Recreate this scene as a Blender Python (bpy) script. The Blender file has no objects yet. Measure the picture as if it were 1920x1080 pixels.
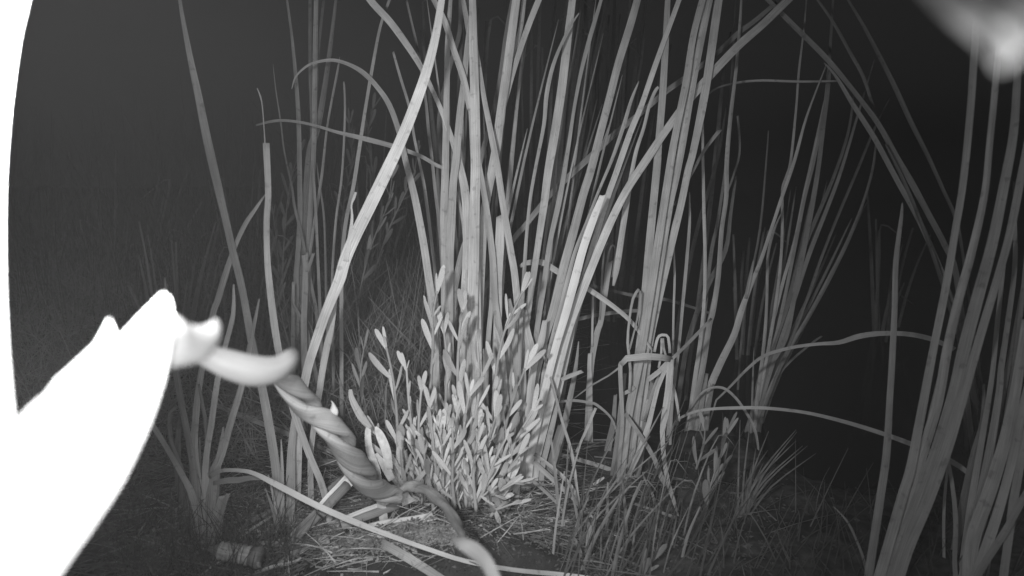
import bpy, math, random
from mathutils import Vector, Matrix, noise

random.seed(7)
sc = bpy.context.scene
col = sc.collection
R = math.radians

# ------------------------------------------------------------------ camera
CAM_H, PITCH, F = 0.50, R(8.0), 1371.0          # metres, nose-down tilt, focal length in photo pixels
cd = bpy.data.cameras.new('camera')
cam = bpy.data.objects.new('camera', cd); col.objects.link(cam)
cam.location = (0, 0, CAM_H)
cam.rotation_euler = (R(90) - PITCH, 0, 0)
cd.sensor_width = 36.0
cd.lens = 36.0 * F / 1920.0
cd.clip_start = 0.01
cd.clip_end = 400
cd.dof.use_dof = True
cd.dof.focus_distance = 1.35
cd.dof.aperture_fstop = 7.0
sc.camera = cam

# ------------------------------------------------------------------ night sky
world = bpy.data.worlds.new('World'); sc.world = world
world.use_nodes = True
wn = world.node_tree.nodes; wl = world.node_tree.links
wn.clear()
sky = wn.new('ShaderNodeTexSky'); sky.sky_type = 'NISHITA'; sky.sun_disc = False
sky.sun_elevation = R(-2); sky.sun_rotation = R(200)
bw = wn.new('ShaderNodeRGBToBW')
ad = wn.new('ShaderNodeMath'); ad.operation = 'MULTIPLY_ADD'
ad.inputs[1].default_value = 0.05; ad.inputs[2].default_value = 0.004
bg = wn.new('ShaderNodeBackground'); bg.inputs['Strength'].default_value = 1.0
wo = wn.new('ShaderNodeOutputWorld')
wl.new(sky.outputs[0], bw.inputs[0]); wl.new(bw.outputs[0], ad.inputs[0])
wl.new(ad.outputs[0], bg.inputs['Color']); wl.new(bg.outputs[0], wo.inputs[0])

# ------------------------------------------------------------------ the camera's infrared lamp, then three added fill lamps
SINP, COSP = math.sin(PITCH), math.cos(PITCH)
def P(px, py, d):
    """world point seen at photo pixel (px, py) at depth d metres along the view axis"""
    u = (px - 960) / F; v = (py - 540) / F
    return Vector((u * d, d * (COSP - v * SINP), CAM_H + d * (-SINP - v * COSP)))

def spot(name, loc, target, power, size, blend, radius):
    ld = bpy.data.lights.new(name, 'SPOT')
    ld.energy = power; ld.spot_size = R(size); ld.spot_blend = blend; ld.shadow_soft_size = radius
    o = bpy.data.objects.new(name, ld); col.objects.link(o)
    o.location = loc
    o.rotation_euler = (Vector(target) - Vector(loc)).to_track_quat('-Z', 'Y').to_euler()
    return o
spot('infrared_main_and_fill', (-0.112, 0.075, CAM_H + 0.055), P(895, 515, 1.2), 36.0, 74, 1.0, 0.02)
spot('infrared_main_and_fill', (0.02, 0.045, CAM_H - 0.09), P(910, 450, 1.2), 9.0, 70, 1.0, 0.02)  # added fill below the lens, softens the main lamp's shadows
spot('infrared_main_and_fill', (-0.0415, 0.050, CAM_H - 0.018), P(330, 640, 1.0), 5.0, 170, 0.6, 0.006)  # added fill, brightens the near white leaf and the glow at left
spot('infrared_main_and_fill', (0.055, 0.045, CAM_H - 0.03), P(1700, 540, 1.0), 1.9, 165, 0.6, 0.006)  # added fill, lifts the right-hand clumps and the hanging leaf

sc.view_settings.view_transform = 'Standard'
sc.view_settings.look = 'None'
sc.view_settings.exposure = 0
sc.view_settings.gamma = 1
sc.render.engine = 'CYCLES'
sc.cycles.use_denoising = True
sc.cycles.max_bounces = 4
sc.cycles.volume_bounces = 0

# ------------------------------------------------------------------ materials (infrared picture: all greys)
def grey_mat(name, base, var=0.2, stripes=True, rough=0.6, spec=0.25, bump=0.3, scale=30.0, objvar=0.25, dirt=0.0, transl=0.0):
    m = bpy.data.materials.new(name); m.use_nodes = True
    n = m.node_tree.nodes; l = m.node_tree.links
    b = n['Principled BSDF']
    b.inputs['Roughness'].default_value = rough
    b.inputs['Specular IOR Level'].default_value = spec
    tc = n.new('ShaderNodeTexCoord'); oi = n.new('ShaderNodeObjectInfo')
    off = n.new('ShaderNodeVectorMath'); off.operation = 'ADD'
    cmb = n.new('ShaderNodeCombineXYZ')
    mo = n.new('ShaderNodeMath'); mo.operation = 'MULTIPLY'; mo.inputs[1].default_value = 37.0
    l.new(oi.outputs['Random'], mo.inputs[0]); l.new(mo.outputs[0], cmb.inputs[2])
    l.new(mo.outputs[0], cmb.inputs[1])
    mp = n.new('ShaderNodeMapping')
    if stripes:
        l.new(tc.outputs['UV'], off.inputs[0]); mp.inputs['Scale'].default_value = (17, 2.0, 1)
    else:
        l.new(tc.outputs['Object'], off.inputs[0]); mp.inputs['Scale'].default_value = (scale, scale, scale)
    l.new(cmb.outputs[0], off.inputs[1]); l.new(off.outputs[0], mp.inputs[0])
    t = n.new('ShaderNodeTexNoise'); t.inputs['Scale'].default_value = 1.0; t.inputs['Detail'].default_value = 4
    l.new(mp.outputs[0], t.inputs['Vector'])
    # large blotches
    t2 = n.new('ShaderNodeTexNoise'); t2.inputs['Scale'].default_value = 22.0 if stripes else scale * 0.25
    t2.inputs['Detail'].default_value = 3
    l.new(tc.outputs['Object'], t2.inputs['Vector'])
    r1 = n.new('ShaderNodeMapRange'); r1.inputs[1].default_value = 0.3; r1.inputs[2].default_value = 0.7
    r1.inputs[3].default_value = 1 - var; r1.inputs[4].default_value = 1 + var
    l.new(t.outputs['Fac'], r1.inputs[0])
    r2 = n.new('ShaderNodeMapRange'); r2.inputs[1].default_value = 0.3; r2.inputs[2].default_value = 0.7
    r2.inputs[3].default_value = 1 - var * 0.6 - dirt; r2.inputs[4].default_value = 1 + var * 0.6
    l.new(t2.outputs['Fac'], r2.inputs[0])
    r3 = n.new('ShaderNodeMapRange'); r3.inputs[3].default_value = 1 - objvar; r3.inputs[4].default_value = 1 + objvar
    l.new(oi.outputs['Random'], r3.inputs[0])
    a = n.new('ShaderNodeMath'); a.operation = 'MULTIPLY'; c = n.new('ShaderNodeMath'); c.operation = 'MULTIPLY'
    e = n.new('ShaderNodeMath'); e.operation = 'MULTIPLY'; e.inputs[1].default_value = base
    l.new(r1.outputs[0], a.inputs[0]); l.new(r2.outputs[0], a.inputs[1])
    l.new(a.outputs[0], c.inputs[0]); l.new(r3.outputs[0], c.inputs[1]); l.new(c.outputs[0], e.inputs[0])
    if stripes and 'curl' not in name and 'near' not in name:      # scattered dark flecks and stains
        sp_ = n.new('ShaderNodeTexNoise'); sp_.inputs['Scale'].default_value = 85.0; sp_.inputs['Detail'].default_value = 2
        l.new(tc.outputs['Object'], sp_.inputs['Vector'])
        r4 = n.new('ShaderNodeMapRange'); r4.inputs[1].default_value = 0.62; r4.inputs[2].default_value = 0.72
        r4.inputs[3].default_value = 1.0; r4.inputs[4].default_value = 0.72
        l.new(sp_.outputs['Fac'], r4.inputs[0])
        f_ = n.new('ShaderNodeMath'); f_.operation = 'MULTIPLY'
        l.new(e.outputs[0], f_.inputs[0]); l.new(r4.outputs[0], f_.inputs[1]); e = f_
    l.new(e.outputs[0], b.inputs['Base Color'])
    bp = n.new('ShaderNodeBump'); bp.inputs['Strength'].default_value = bump; bp.inputs['Distance'].default_value = 0.002
    l.new(t.outputs['Fac'], bp.inputs['Height']); l.new(bp.outputs[0], b.inputs['Normal'])
    return m

M = {
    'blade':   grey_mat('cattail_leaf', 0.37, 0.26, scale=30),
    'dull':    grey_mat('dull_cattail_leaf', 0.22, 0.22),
    'dry':     grey_mat('bleached_stalk', 0.52, 0.14, bump=0.4),
    'curl':    grey_mat('curled_dead_leaf', 0.095, 0.10, rough=0.5, spec=0.3, bump=0.1, objvar=0.0),
    'curl3':   grey_mat('pale_curled_leaf', 0.20, 0.10, rough=0.5, bump=0.1, objvar=0.0),
    'curl2':   grey_mat('twisted_dead_leaf', 0.40, 0.22, rough=0.55, spec=0.25, bump=0.35, objvar=0.08),
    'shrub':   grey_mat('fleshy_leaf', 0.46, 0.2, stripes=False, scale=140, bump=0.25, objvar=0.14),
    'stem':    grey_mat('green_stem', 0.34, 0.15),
    'dimleaf': grey_mat('dark_herb_leaf', 0.21, 0.15, stripes=False, scale=120, bump=0.15, objvar=0.25),  # darker base tone than the fleshy leaf
    'soil':    grey_mat('wet_soil', 0.075, 0.55, stripes=False, scale=45, bump=0.9, rough=0.85, dirt=0.3, objvar=0),
    'litter':  grey_mat('straw_litter', 0.15, 0.3, stripes=False, scale=60, bump=0.1, objvar=0),
    'grass':   grey_mat('thin_grass', 0.075, 0.35, stripes=False, scale=9, bump=0.0, objvar=0),
    'hay':     grey_mat('tangled_dry_grass', 0.21, 0.4, stripes=False, scale=9, bump=0.0, objvar=0),
    'stone':   grey_mat('dark_stone', 0.05, 0.45, stripes=False, scale=38, bump=0.5, rough=0.8, objvar=0, dirt=0.1),
    'straw':   grey_mat('pale_dry_straw', 0.40, 0.4, stripes=False, scale=90, bump=0.2, objvar=0),
    'crumb':   grey_mat('leaf_crumbs', 0.25, 0.3, stripes=False, scale=90, bump=0.3, objvar=0),
    'crumb2':  grey_mat('dark_crumbs', 0.09, 0.4, stripes=False, scale=90, bump=0.3, objvar=0),
    'litter2': grey_mat('old_shell', 0.26, 0.4, stripes=False, scale=160, bump=0.4, objvar=0),
    'pale':    grey_mat('pale_broken_stalk', 0.74, 0.16, bump=0.4),
    'near':    grey_mat('near_leaf', 0.65, 0.05, objvar=0.0, bump=0.0),
}
wm = bpy.data.materials.new('pond_water'); wm.use_nodes = True
b = wm.node_tree.nodes['Principled BSDF']
b.inputs['Base Color'].default_value = (0.006, 0.006, 0.006, 1); b.inputs['Roughness'].default_value = 0.12
b.inputs['IOR'].default_value = 1.33
nz = wm.node_tree.nodes.new('ShaderNodeTexNoise'); nz.inputs['Scale'].default_value = 14
bp = wm.node_tree.nodes.new('ShaderNodeBump'); bp.inputs['Strength'].default_value = 0.15; bp.inputs['Distance'].default_value = 0.01
wm.node_tree.links.new(nz.outputs['Fac'], bp.inputs['Height']); wm.node_tree.links.new(bp.outputs[0], b.inputs['Normal'])

# ------------------------------------------------------------------ helpers
def mesh_obj(name, verts, faces, mat, parent=None, uvs=None, smooth=True):
    me = bpy.data.meshes.new(name)
    me.from_pydata([tuple(v) for v in verts], [], faces)
    if uvs:
        uvl = me.uv_layers.new(name='UVMap')
        flat = []
        for lp in me.loops: flat.extend(uvs[lp.vertex_index])
        uvl.data.foreach_set('uv', flat)
    if smooth: me.polygons.foreach_set('use_smooth', [True] * len(me.polygons))
    me.materials.append(mat)
    me.update()
    o = bpy.data.objects.new(name, me); col.objects.link(o)
    if parent:
        o.parent = parent
        o.matrix_parent_inverse = Matrix.Translation(-parent.location)
    return o

def thing(name, label, cat, loc=(0, 0, 0), group=None):
    o = bpy.data.objects.new(name, None); col.objects.link(o)
    o.empty_display_size = 0.05; o.location = loc
    o['label'] = label; o['category'] = cat
    if group: o['group'] = group
    return o
def tag(o, label, cat, group=None):
    o['label'] = label; o['category'] = cat
    if group: o['group'] = group
    return o

def catmull(pts, per=4):
    """pts: list of equal-length tuples -> denser list"""
    out = []
    n = len(pts)
    for i in range(n - 1):
        p0 = pts[max(i - 1, 0)]; p1 = pts[i]; p2 = pts[i + 1]; p3 = pts[min(i + 2, n - 1)]
        for k in range(per):
            t = k / per; t2 = t * t; t3 = t2 * t
            out.append(tuple(0.5 * ((2 * b_) + (-a_ + c_) * t + (2 * a_ - 5 * b_ + 4 * c_ - d_) * t2 + (-a_ + 3 * b_ - 3 * c_ + d_) * t3)
                             for a_, b_, c_, d_ in zip(p0, p1, p2, p3)))
    out.append(tuple(pts[-1]))
    return out

def ground_z(x, y):
    d = y
    z = 0.012 * noise.noise(Vector((x * 6, y * 6, 0.3))) + 0.02 * noise.noise(Vector((x * 1.7, y * 1.7, 4.2)))
    # the bank rises to the left and behind, and falls into the pool to the right
    t = min(max((y - 1.5) / 2.5, 0), 1)
    left = min(max((0.15 - x) / 0.6, 0), 1)
    z += 0.10 * t * left
    edge = 1.42 + 0.10 * noise.noise(Vector((x * 2.0, 2.2, 0))) - 0.10 * min(max(x - 0.35, 0), 1)
    s = min(max((y - edge) / 0.35, 0), 1) * min(max((x + 0.02) / 0.22, 0), 1)
    z -= 0.26 * s
    if x > 0.45:
        s2 = min(max((y - 1.12) / 0.3, 0), 1) * min((x - 0.45) / 0.15, 1)
        z -= 0.12 * s2 * (1 - s)
    return z

def ground_depth(px, py):
    v = (py - 540) / F
    return CAM_H / (SINP + v * COSP)

def section(kind):
    # closed outline of a cattail leaf: a shallow channel with a thicker middle
    if kind == 'flat':
        return [(-1, 0), (-.5, .05), (0, .07), (.5, .05), (1, 0), (.5, -.06), (0, -.09), (-.5, -.06)]
    if kind == 'fold':
        return [(-1, .16), (-.5, .04), (0, -.10), (.5, .06), (1, .20), (.5, -.06), (0, -.24), (-.5, -.06)]
    if kind == 'round':
        return [(math.cos(a), math.sin(a)) for a in [R(180 - 45 * i) for i in range(8)]]
    return [(-1, -.05), (-.45, .06), (0, .13), (.5, .07), (1, -.05), (.5, -.1), (0, -.1), (-.5, -.1)]

def ribbon(name, wpts, mat, parent=None, yaw=0.0, twist=0.0, kind='keel', cut=False, uv0=None):
    """wpts: list of (Vector, width in metres) from base to tip"""
    n = len(wpts)
    sec = section(kind)
    if kind != 'round': sec = sec[:5] + [sec[4]] + sec[5:] + [sec[0]]     # crisp edges
    k = len(sec)
    verts, uvs, faces = [], [], []
    length = 0
    uv0 = random.random() * 9 if uv0 is None else uv0
    for i, (p, w) in enumerate(wpts):
        a = wpts[max(i - 1, 0)][0]; c = wpts[min(i + 1, n - 1)][0]
        T = (c - a).normalized()
        if i: length += (p - wpts[i - 1][0]).length
        V = (cam.location - p)
        N = V - T * V.dot(T)
        N = N.normalized() if N.length > 1e-4 else Vector((0, -1, 0))
        ang = yaw + twist * i / max(n - 1, 1)
        N = Matrix.Rotation(ang, 3, T) @ N
        S = T.cross(N)
        hw = 0.5 * w / max(abs(math.cos(ang)), 0.45)
        for j, (sx, sn) in enumerate(sec):
            q = p + S * (sx * hw) + N * (sn * hw)
            if cut and i == n - 1:      # slanting, ragged end
                q = q + T * (hw * (0.35 * sx + 0.25 * math.sin(j * 5.1)))
            verts.append(q)
            uvs.append((0.5 + 0.5 * sx, uv0 + length * 10))
    for i in range(n - 1):
        for j in range(k):
            if k == 10 and j in (4, 9): continue
            j2 = (j + 1) % k
            faces.append((i * k + j, i * k + j2, (i + 1) * k + j2, (i + 1) * k + j))
    faces.append(tuple(reversed(range(k)))); faces.append(tuple((n - 1) * k + j for j in range(k)))
    return mesh_obj(name, verts, faces, mat, parent, uvs)

def blade(parent, pts, w, d, mat='blade', cut=False, yaw=None, base=True, name='leaf', kind=None, twist=None, per=4):
    """pts: photo pixels from base to tip; w: widths (px) along; d: depths (m) along"""
    n = len(pts)
    def interp(lst, t):
        x = t * (len(lst) - 1); i = min(int(x), len(lst) - 2); f = x - i
        return lst[i] * (1 - f) + lst[i + 1] * f
    w = list(w) if hasattr(w, '__len__') else [w, w]
    d = list(d) if hasattr(d, '__len__') else [d, d]
    # arc-length parameter
    s = [0]
    for i in range(1, n): s.append(s[-1] + math.hypot(pts[i][0] - pts[i - 1][0], pts[i][1] - pts[i - 1][1]))
    full = [(p[0], p[1], interp(w, si / s[-1]) if len(w) != n else w[i], interp(d, si / s[-1]) if len(d) != n else d[i]) for i, (p, si) in enumerate(zip(pts, s))]
    dense = catmull(full, per)
    wp = [(P(x, y, dd), max(ww, 0.6) * dd / F) for x, y, ww, dd in dense]
    if base:
        p0 = wp[0][0]; g = ground_z(p0.x, p0.y)
        if p0.z > g - 0.01:
            dirn = (wp[0][0] - wp[min(3, len(wp) - 1)][0]).normalized()
            dirn = (dirn + Vector((0, 0, -1.5))).normalized()
            L = (p0.z - g + 0.03) / max(-dirn.z, 0.3)
            wp = [(p0 + dirn * L, wp[0][1]), (p0 + dirn * L * 0.5, wp[0][1])] + wp
    if yaw is None: yaw = R(random.uniform(-38, 38))
    if twist is None: twist = R(random.uniform(-25, 25))
    if kind is None: kind = random.choice(['keel', 'fold', 'flat', 'keel'])
    return ribbon(name, wp, M[mat] if isinstance(mat, str) else mat, parent, yaw, twist, kind, cut)

# ------------------------------------------------------------------ ground, water
def build_ground():
    def axis(lo, hi, c0, c1, step):
        a = []
        x = c0
        while x <= c1: a.append(x); x += step
        s = step; x = c1
        while x < hi: s *= 1.35; x += s; a.append(x)
        s = step; x = c0
        while x > lo: s *= 1.35; x -= s; a.insert(0, x)
        return a
    xs = axis(-120, 120, -1.6, 1.6, 0.02); ys = axis(-60, 180, 0.3, 3.0, 0.02)
    verts = []
    for y in ys:
        for x in xs:
            z = ground_z(x, y)
            if abs(x) < 1.7 and y < 3.1:
                z += 0.006 * noise.noise(Vector((x * 40, y * 40, 1.0))) + 0.003 * noise.noise(Vector((x * 110, y * 110, 1.0)))
            verts.append((x, y, z))
    nx = len(xs)
    faces = [(j * nx + i, j * nx + i + 1, (j + 1) * nx + i + 1, (j + 1) * nx + i) for j in range(len(ys) - 1) for i in range(nx - 1)]
    o = mesh_obj('ground', verts, faces, M['soil']); o['kind'] = 'structure'
    wv = [(-60, 1.0, -0.085), (120, 1.0, -0.085), (120, 180, -0.085), (-60, 180, -0.085)]
    w = mesh_obj('water', wv, [(0, 1, 2, 3)], wm, smooth=False); w['kind'] = 'structure'
build_ground()

# ================================================================== CATTAIL CLUMPS
def clump(label, px, py, d=None):
    d = d or ground_depth(px, py)
    p = P(px, py, d); p.z = ground_z(p.x, p.y)
    return thing('cattail_clump', label, 'cattail', p)

# --- left front clump
A = clump('sparse cattail clump at the lower left, close beside the blown-out white leaf', 385, 985)
blade(A, [(386, 985), (365, 863), (367, 780), (377, 700), (398, 593), (408, 563), (423, 513), (440, 463), (460, 420), (480, 390), (499, 362)], [15, 14, 12, 11, 11, 11, 11, 8, 8, 6, 1.5], [1.06, 1.12, 1.15])
blade(A, [(390, 1000), (385, 880), (397, 790), (408, 713), (423, 647), (437, 590), (438, 533)], [16, 11, 11, 10, 9, 8, 3], [1.05, 1.05])
blade(A, [(392, 990), (400, 893), (417, 847), (433, 790), (452, 727), (465, 665), (486, 560)], [18, 18, 13, 12, 11, 10, 3], [1.04, 1.1])
blade(A, [(372, 985), (367, 933), (363, 887), (353, 823), (340, 757), (328, 687), (316, 600), (309, 520)], [12, 11, 11, 11, 11, 11, 9, 2], [1.04, 1.0])
blade(A, [(375, 980), (360, 927), (343, 893), (313, 840), (282, 790), (240, 720)], [12, 12, 10, 9, 9, 3], [1.04, .98])
blade(A, [(382, 960), (388, 880), (387, 803), (380, 760), (373, 720)], [9, 8, 7, 6, 4], [1.08, 1.1], 'dull')
blade(A, [(352, 960), (330, 880), (318, 800), (322, 770), (345, 760), (352, 765)], [9, 8, 7, 6, 4, 2], [1.1, 1.1], 'dull')
blade(A, [(345, 960), (333, 880), (336, 800), (342, 768)], [14, 12, 9, 3], [1.12, 1.12], 'dull')
blade(A, [(400, 1000), (404, 900), (414, 840), (419, 800)], [16, 15, 9, 3], [1.05, 1.06])
blade(A, [(365, 1000), (357, 940), (341, 880), (322, 830), (315, 800)], [10, 10, 7, 5, 2], [1.06, 1.06], 'dull')
for k in range(5):
    x0 = 350 + k * 14
    blade(A, [(x0, 990), (x0 - 6 + k * 2, 930), (x0 - 14 + k * 5, 860 - (k % 3) * 20)], [10, 9, 3], [1.08, 1.1], 'dull', cut=k % 2 == 0)
blade(A, [(403, 990), (407, 960), (416, 930)], [11, 10, 11], [1.03, 1.03], 'blade', cut=True)
blade(A, [(412, 985), (419, 950), (428, 925)], [9, 8, 7], [1.02, 1.02], 'dull', cut=True)

# --- second clump
B = clump('clump of a few tall cattail leaves right of the lower-left clump, one cut off square', 530, 985)
blade(B, [(524, 985), (518, 887), (507, 813), (492, 730), (475, 657), (455, 547), (437, 473), (422, 407), (404, 330), (388, 260), (372, 180), (355, 100), (337, 0), (332, -60)], [20, 16, 16, 15, 14, 13, 13, 13, 15, 15, 13, 10, 6, 2], [1.07, 1.1, 1.1], yaw=R(-8), twist=0)
blade(B, [(545, 985), (545, 913), (546, 847), (553, 783), (562, 720)], [15, 17, 14, 11, 5], [1.07, 1.08])
blade(B, [(530, 975), (529, 880), (527, 823)], [7, 6, 1.5], [1.06, 1.06])
blade(B, [(516, 950), (510, 920), (503, 890)], [5, 4, 1], [1.05, 1.04])
blade(B, [(583, 985), (583, 937), (582, 863), (588, 803), (597, 747), (607, 680), (620, 613), (628, 547), (640, 500)], [11, 11, 10, 10, 11, 12, 13, 12, 6], [1.14, 1.13])
blade(B, [(515, 970), (508, 945), (497, 915)], [6, 5, 1], [1.04, 1.03], 'dull')

st = thing('cut_cattail_stalk', 'tall cattail stalk cut off square with a thin dry wisp rising from the cut', 'cattail stalk', P(622, 1000, 1.06))
blade(st, [(624, 1010), (607, 920), (580, 853), (553, 777), (535, 710), (521, 650), (512, 590), (505, 530), (501, 480), (500, 413), (503, 360), (499, 268)], [11, 12, 12, 13, 13, 13, 13, 12, 11, 11, 11, 12], [1.06, 1.04, 1.02], cut=False, yaw=R(5), twist=0, name='stalk', kind='keel')
blade(st, [(497, 272), (495, 240), (492, 200), (488, 180), (482, 165)], [3, 2.2, 2.5, 3, 1.5], 1.02, base=False, name='wisp', kind='round')

# --- tall pair of blades that swing up to the right
J = clump('broad bright cattail leaf leaning up to the right across the arching leaves', 565, 800, 1.12)
blade(J, [(560, 800), (567, 745), (577, 690), (590, 647), (607, 597), (623, 557), (637, 523), (647, 487), (667, 440), (693, 387), (722, 327), (750, 267), (777, 200), (800, 133), (817, 67), (828, 0), (838, -60)], [14, 15, 16, 17, 18, 19, 21, 21, 22, 23, 23, 21, 20, 18, 15, 12, 9], [1.1, 1.05, 1.0], yaw=R(-5), twist=R(8), kind='flat')
blade(J, [(648, 490), (655, 450), (660, 410), (659, 385), (664, 370), (667, 360)], [9, 8, 5, 3, 5, 4], 1.06, base=False, name='torn_strip')

# --- left background clump
K = clump('narrow upright cattail clump standing dim behind the leaning bright leaf', 572, 690, 1.7)
dk = [1.62, 1.68, 1.72]
blade(K, [(572, 640), (570, 450), (577, 350), (583, 283), (597, 233), (607, 177), (618, 100), (630, 0), (634, -50)], [18, 16, 15, 15, 11, 10, 8, 5, 2], dk, 'blade')
blade(K, [(575, 640), (572, 500), (583, 320), (586, 233), (583, 133), (582, 0), (582, -40)], [12, 10, 9, 8, 8, 6, 4], [1.66, 1.7], 'dull')
blade(K, [(580, 640), (580, 450), (588, 300), (590, 220), (591, 133), (593, 0), (594, -40)], [12, 10, 9, 9, 9, 8, 6], [1.64, 1.66], 'blade')
blade(K, [(580, 620), (588, 330), (595, 140), (598, 83), (607, 0)], [8, 7, 5, 5, 5], [1.7, 1.7], 'dull')
blade(K, [(556, 640), (555, 530), (558, 480), (562, 413), (562, 350), (560, 233), (555, 150), (547, 67), (538, 0), (534, -30)], [10, 10, 9, 9, 9, 8, 7, 5, 4, 2], [1.6, 1.62], 'blade')
blade(K, [(582, 470), (590, 413), (603, 333), (612, 250), (620, 200), (633, 133), (637, 107)], [5, 5, 5, 4, 4, 4, 1], [1.58, 1.6], 'blade')
blade(K, [(600, 580), (595, 463), (592, 397), (588, 330), (585, 300)], [6, 5, 5, 4, 1], 1.5)
blade(K, [(612, 560), (610, 463), (607, 397), (598, 337), (594, 305)], [5, 4, 4, 3, 1], 1.6, 'dull')
blade(K, [(592, 575), (580, 517), (567, 447), (553, 390), (547, 350), (533, 283), (527, 233), (517, 167), (512, 120)], [6, 6, 5, 5, 4, 3, 3, 2, 1], 1.55, 'dull')
blade(K, [(623, 600), (623, 517), (630, 413), (640, 340), (645, 267), (647, 200), (645, 153)], [5, 4.5, 4.5, 4, 4, 4, 3], 1.45)
blade(K, [(640, 520), (643, 463), (650, 407), (662, 353), (673, 283), (683, 217), (697, 133), (713, 50), (730, 0), (736, -20)], [7, 7, 7, 7, 7, 6, 6, 5, 5, 4], [1.4, 1.5], 'blade')
blade(K, [(570, 600), (572, 540), (573, 500), (572, 476)], [11, 11, 10, 12], 1.45, cut=True, name='cut_stub')
blade(K, [(576, 510), (583, 490), (588, 475)], [8, 6, 5], 1.45, cut=True, base=False, name='cut_stub')
blade(K, [(549, 640), (549, 580), (550, 528)], [7, 6, 5], 1.5, cut=True, name='cut_stub')
blade(K, [(575, 620), (555, 580), (548, 566)], [7, 6, 3], 1.5, 'dull')

# --- arching leaves that cross the left half (tips to the left)
o = thing('arching_cattail_leaf', 'long cattail leaf arching high over the left, its tip drooping to the left', 'cattail leaf', P(810, 640, 1.28))
blade(o, [(815, 640), (810, 567), (803, 517), (793, 450), (777, 367), (760, 300), (748, 247), (730, 197), (707, 163), (683, 138), (657, 122), (627, 113), (600, 115), (577, 123), (555, 143), (547, 167)], [14, 14, 14, 14, 13, 11, 10, 10, 9, 9, 7, 6, 5, 4, 3, 1.5], [1.28, 1.3, 1.4, 1.5], name='blade')
o = thing('arching_cattail_leaf', 'thin leaf lying nearly level across the left, passing behind the bright leaning leaf', 'cattail leaf', P(870, 360, 1.25))
blade(o, [(880, 640), (868, 420), (843, 330), (813, 307), (787, 292), (760, 282), (733, 273), (683, 260), (633, 248), (600, 238), (567, 230), (533, 226), (507, 228), (480, 235)], [5, 5, 5, 7, 7, 8, 9, 9, 6, 5, 5, 5, 5, 3], [1.24, 1.3, 1.42, 1.5], name='blade')

# --- centre clump
C = clump('big bright central cattail clump rising behind the leafy herb', 885, 860, 1.3)
dc = [1.3, 1.27, 1.25]
def CB(pts, w, d=dc, mat='blade', **k): return blade(C, pts, w, d, mat, **k)
CB([(850, 850), (840, 640), (835, 583), (835, 500), (833, 400), (835, 333), (837, 233), (838, 167), (840, 77), (845, 0), (847, -30)], [16, 15, 15, 15, 14, 14, 12, 11, 10, 7, 6], kind='fold')
CB([(880, 850), (885, 633), (888, 500), (890, 400), (892, 300), (891, 200), (888, 100), (886, 0), (884, -40)], [22, 20, 20, 19, 18, 17, 16, 13, 11], [1.27, 1.22, 1.2], yaw=R(12), kind='keel')
CB([(888, 300), (888, 160), (882, 83), (877, 50), (868, 0), (862, -30)], [12, 11, 10, 10, 8, 6], [1.27, 1.25], base=False)
CB([(900, 840), (893, 480), (885, 233), (880, 200), (867, 143), (850, 93), (833, 40), (813, 0), (800, -25)], [12, 12, 12, 12, 12, 11, 11, 9, 8], [1.3, 1.24, 1.2])
CB([(980, 700), (967, 533), (957, 467), (943, 383), (932, 310), (920, 247), (907, 180), (897, 110), (890, 60)], [13, 13, 13, 12, 12, 11, 9, 6, 3], [1.26, 1.24], kind='flat')
CB([(850, 840), (843, 640), (843, 500), (847, 400), (850, 340), (855, 300), (862, 217), (870, 150), (878, 67), (884, 20)], [16, 15, 15, 15, 14, 14, 13, 11, 9, 6], [1.26, 1.24])
CB([(895, 850), (897, 640), (900, 533), (907, 417), (917, 350), (930, 283), (938, 217), (948, 150), (957, 83), (968, 0), (972, -30)], [17, 17, 17, 16, 15, 17, 16, 16, 16, 15, 14], [1.32, 1.29], kind='keel')
CB([(915, 360), (932, 250), (950, 180), (960, 143), (973, 100), (990, 50), (1010, 0), (1024, -35)], [9, 9, 9, 9, 10, 11, 11, 10], [1.33, 1.33], base=False)
CB([(925, 300), (945, 190), (967, 90), (977, 50), (983, 0), (987, -20)], [10, 10, 9, 8, 8, 7], [1.36, 1.36], base=False)
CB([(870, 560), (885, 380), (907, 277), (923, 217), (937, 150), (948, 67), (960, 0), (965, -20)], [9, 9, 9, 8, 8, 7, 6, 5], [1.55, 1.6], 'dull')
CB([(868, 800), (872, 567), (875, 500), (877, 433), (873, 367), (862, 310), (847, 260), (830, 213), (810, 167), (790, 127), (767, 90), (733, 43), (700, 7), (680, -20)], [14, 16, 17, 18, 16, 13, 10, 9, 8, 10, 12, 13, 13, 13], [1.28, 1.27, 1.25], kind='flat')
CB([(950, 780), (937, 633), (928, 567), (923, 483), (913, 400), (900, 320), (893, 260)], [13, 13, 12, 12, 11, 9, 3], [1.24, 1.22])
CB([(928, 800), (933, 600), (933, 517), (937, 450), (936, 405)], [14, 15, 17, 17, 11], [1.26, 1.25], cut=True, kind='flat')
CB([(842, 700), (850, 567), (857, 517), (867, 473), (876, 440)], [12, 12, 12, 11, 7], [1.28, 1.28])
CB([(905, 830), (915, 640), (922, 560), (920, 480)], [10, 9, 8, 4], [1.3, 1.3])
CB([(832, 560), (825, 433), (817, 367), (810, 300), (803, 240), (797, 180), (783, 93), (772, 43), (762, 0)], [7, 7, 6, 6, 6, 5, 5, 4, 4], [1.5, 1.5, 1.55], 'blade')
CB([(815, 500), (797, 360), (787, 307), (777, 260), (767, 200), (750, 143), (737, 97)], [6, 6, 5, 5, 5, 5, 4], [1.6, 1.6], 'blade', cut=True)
CB([(826, 560), (823, 300), (827, 200), (845, 120), (862, 60), (864, 0), (864, -20)], [10, 10, 9, 8, 8, 8, 7], [1.7, 1.75], 'dull')
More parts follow.
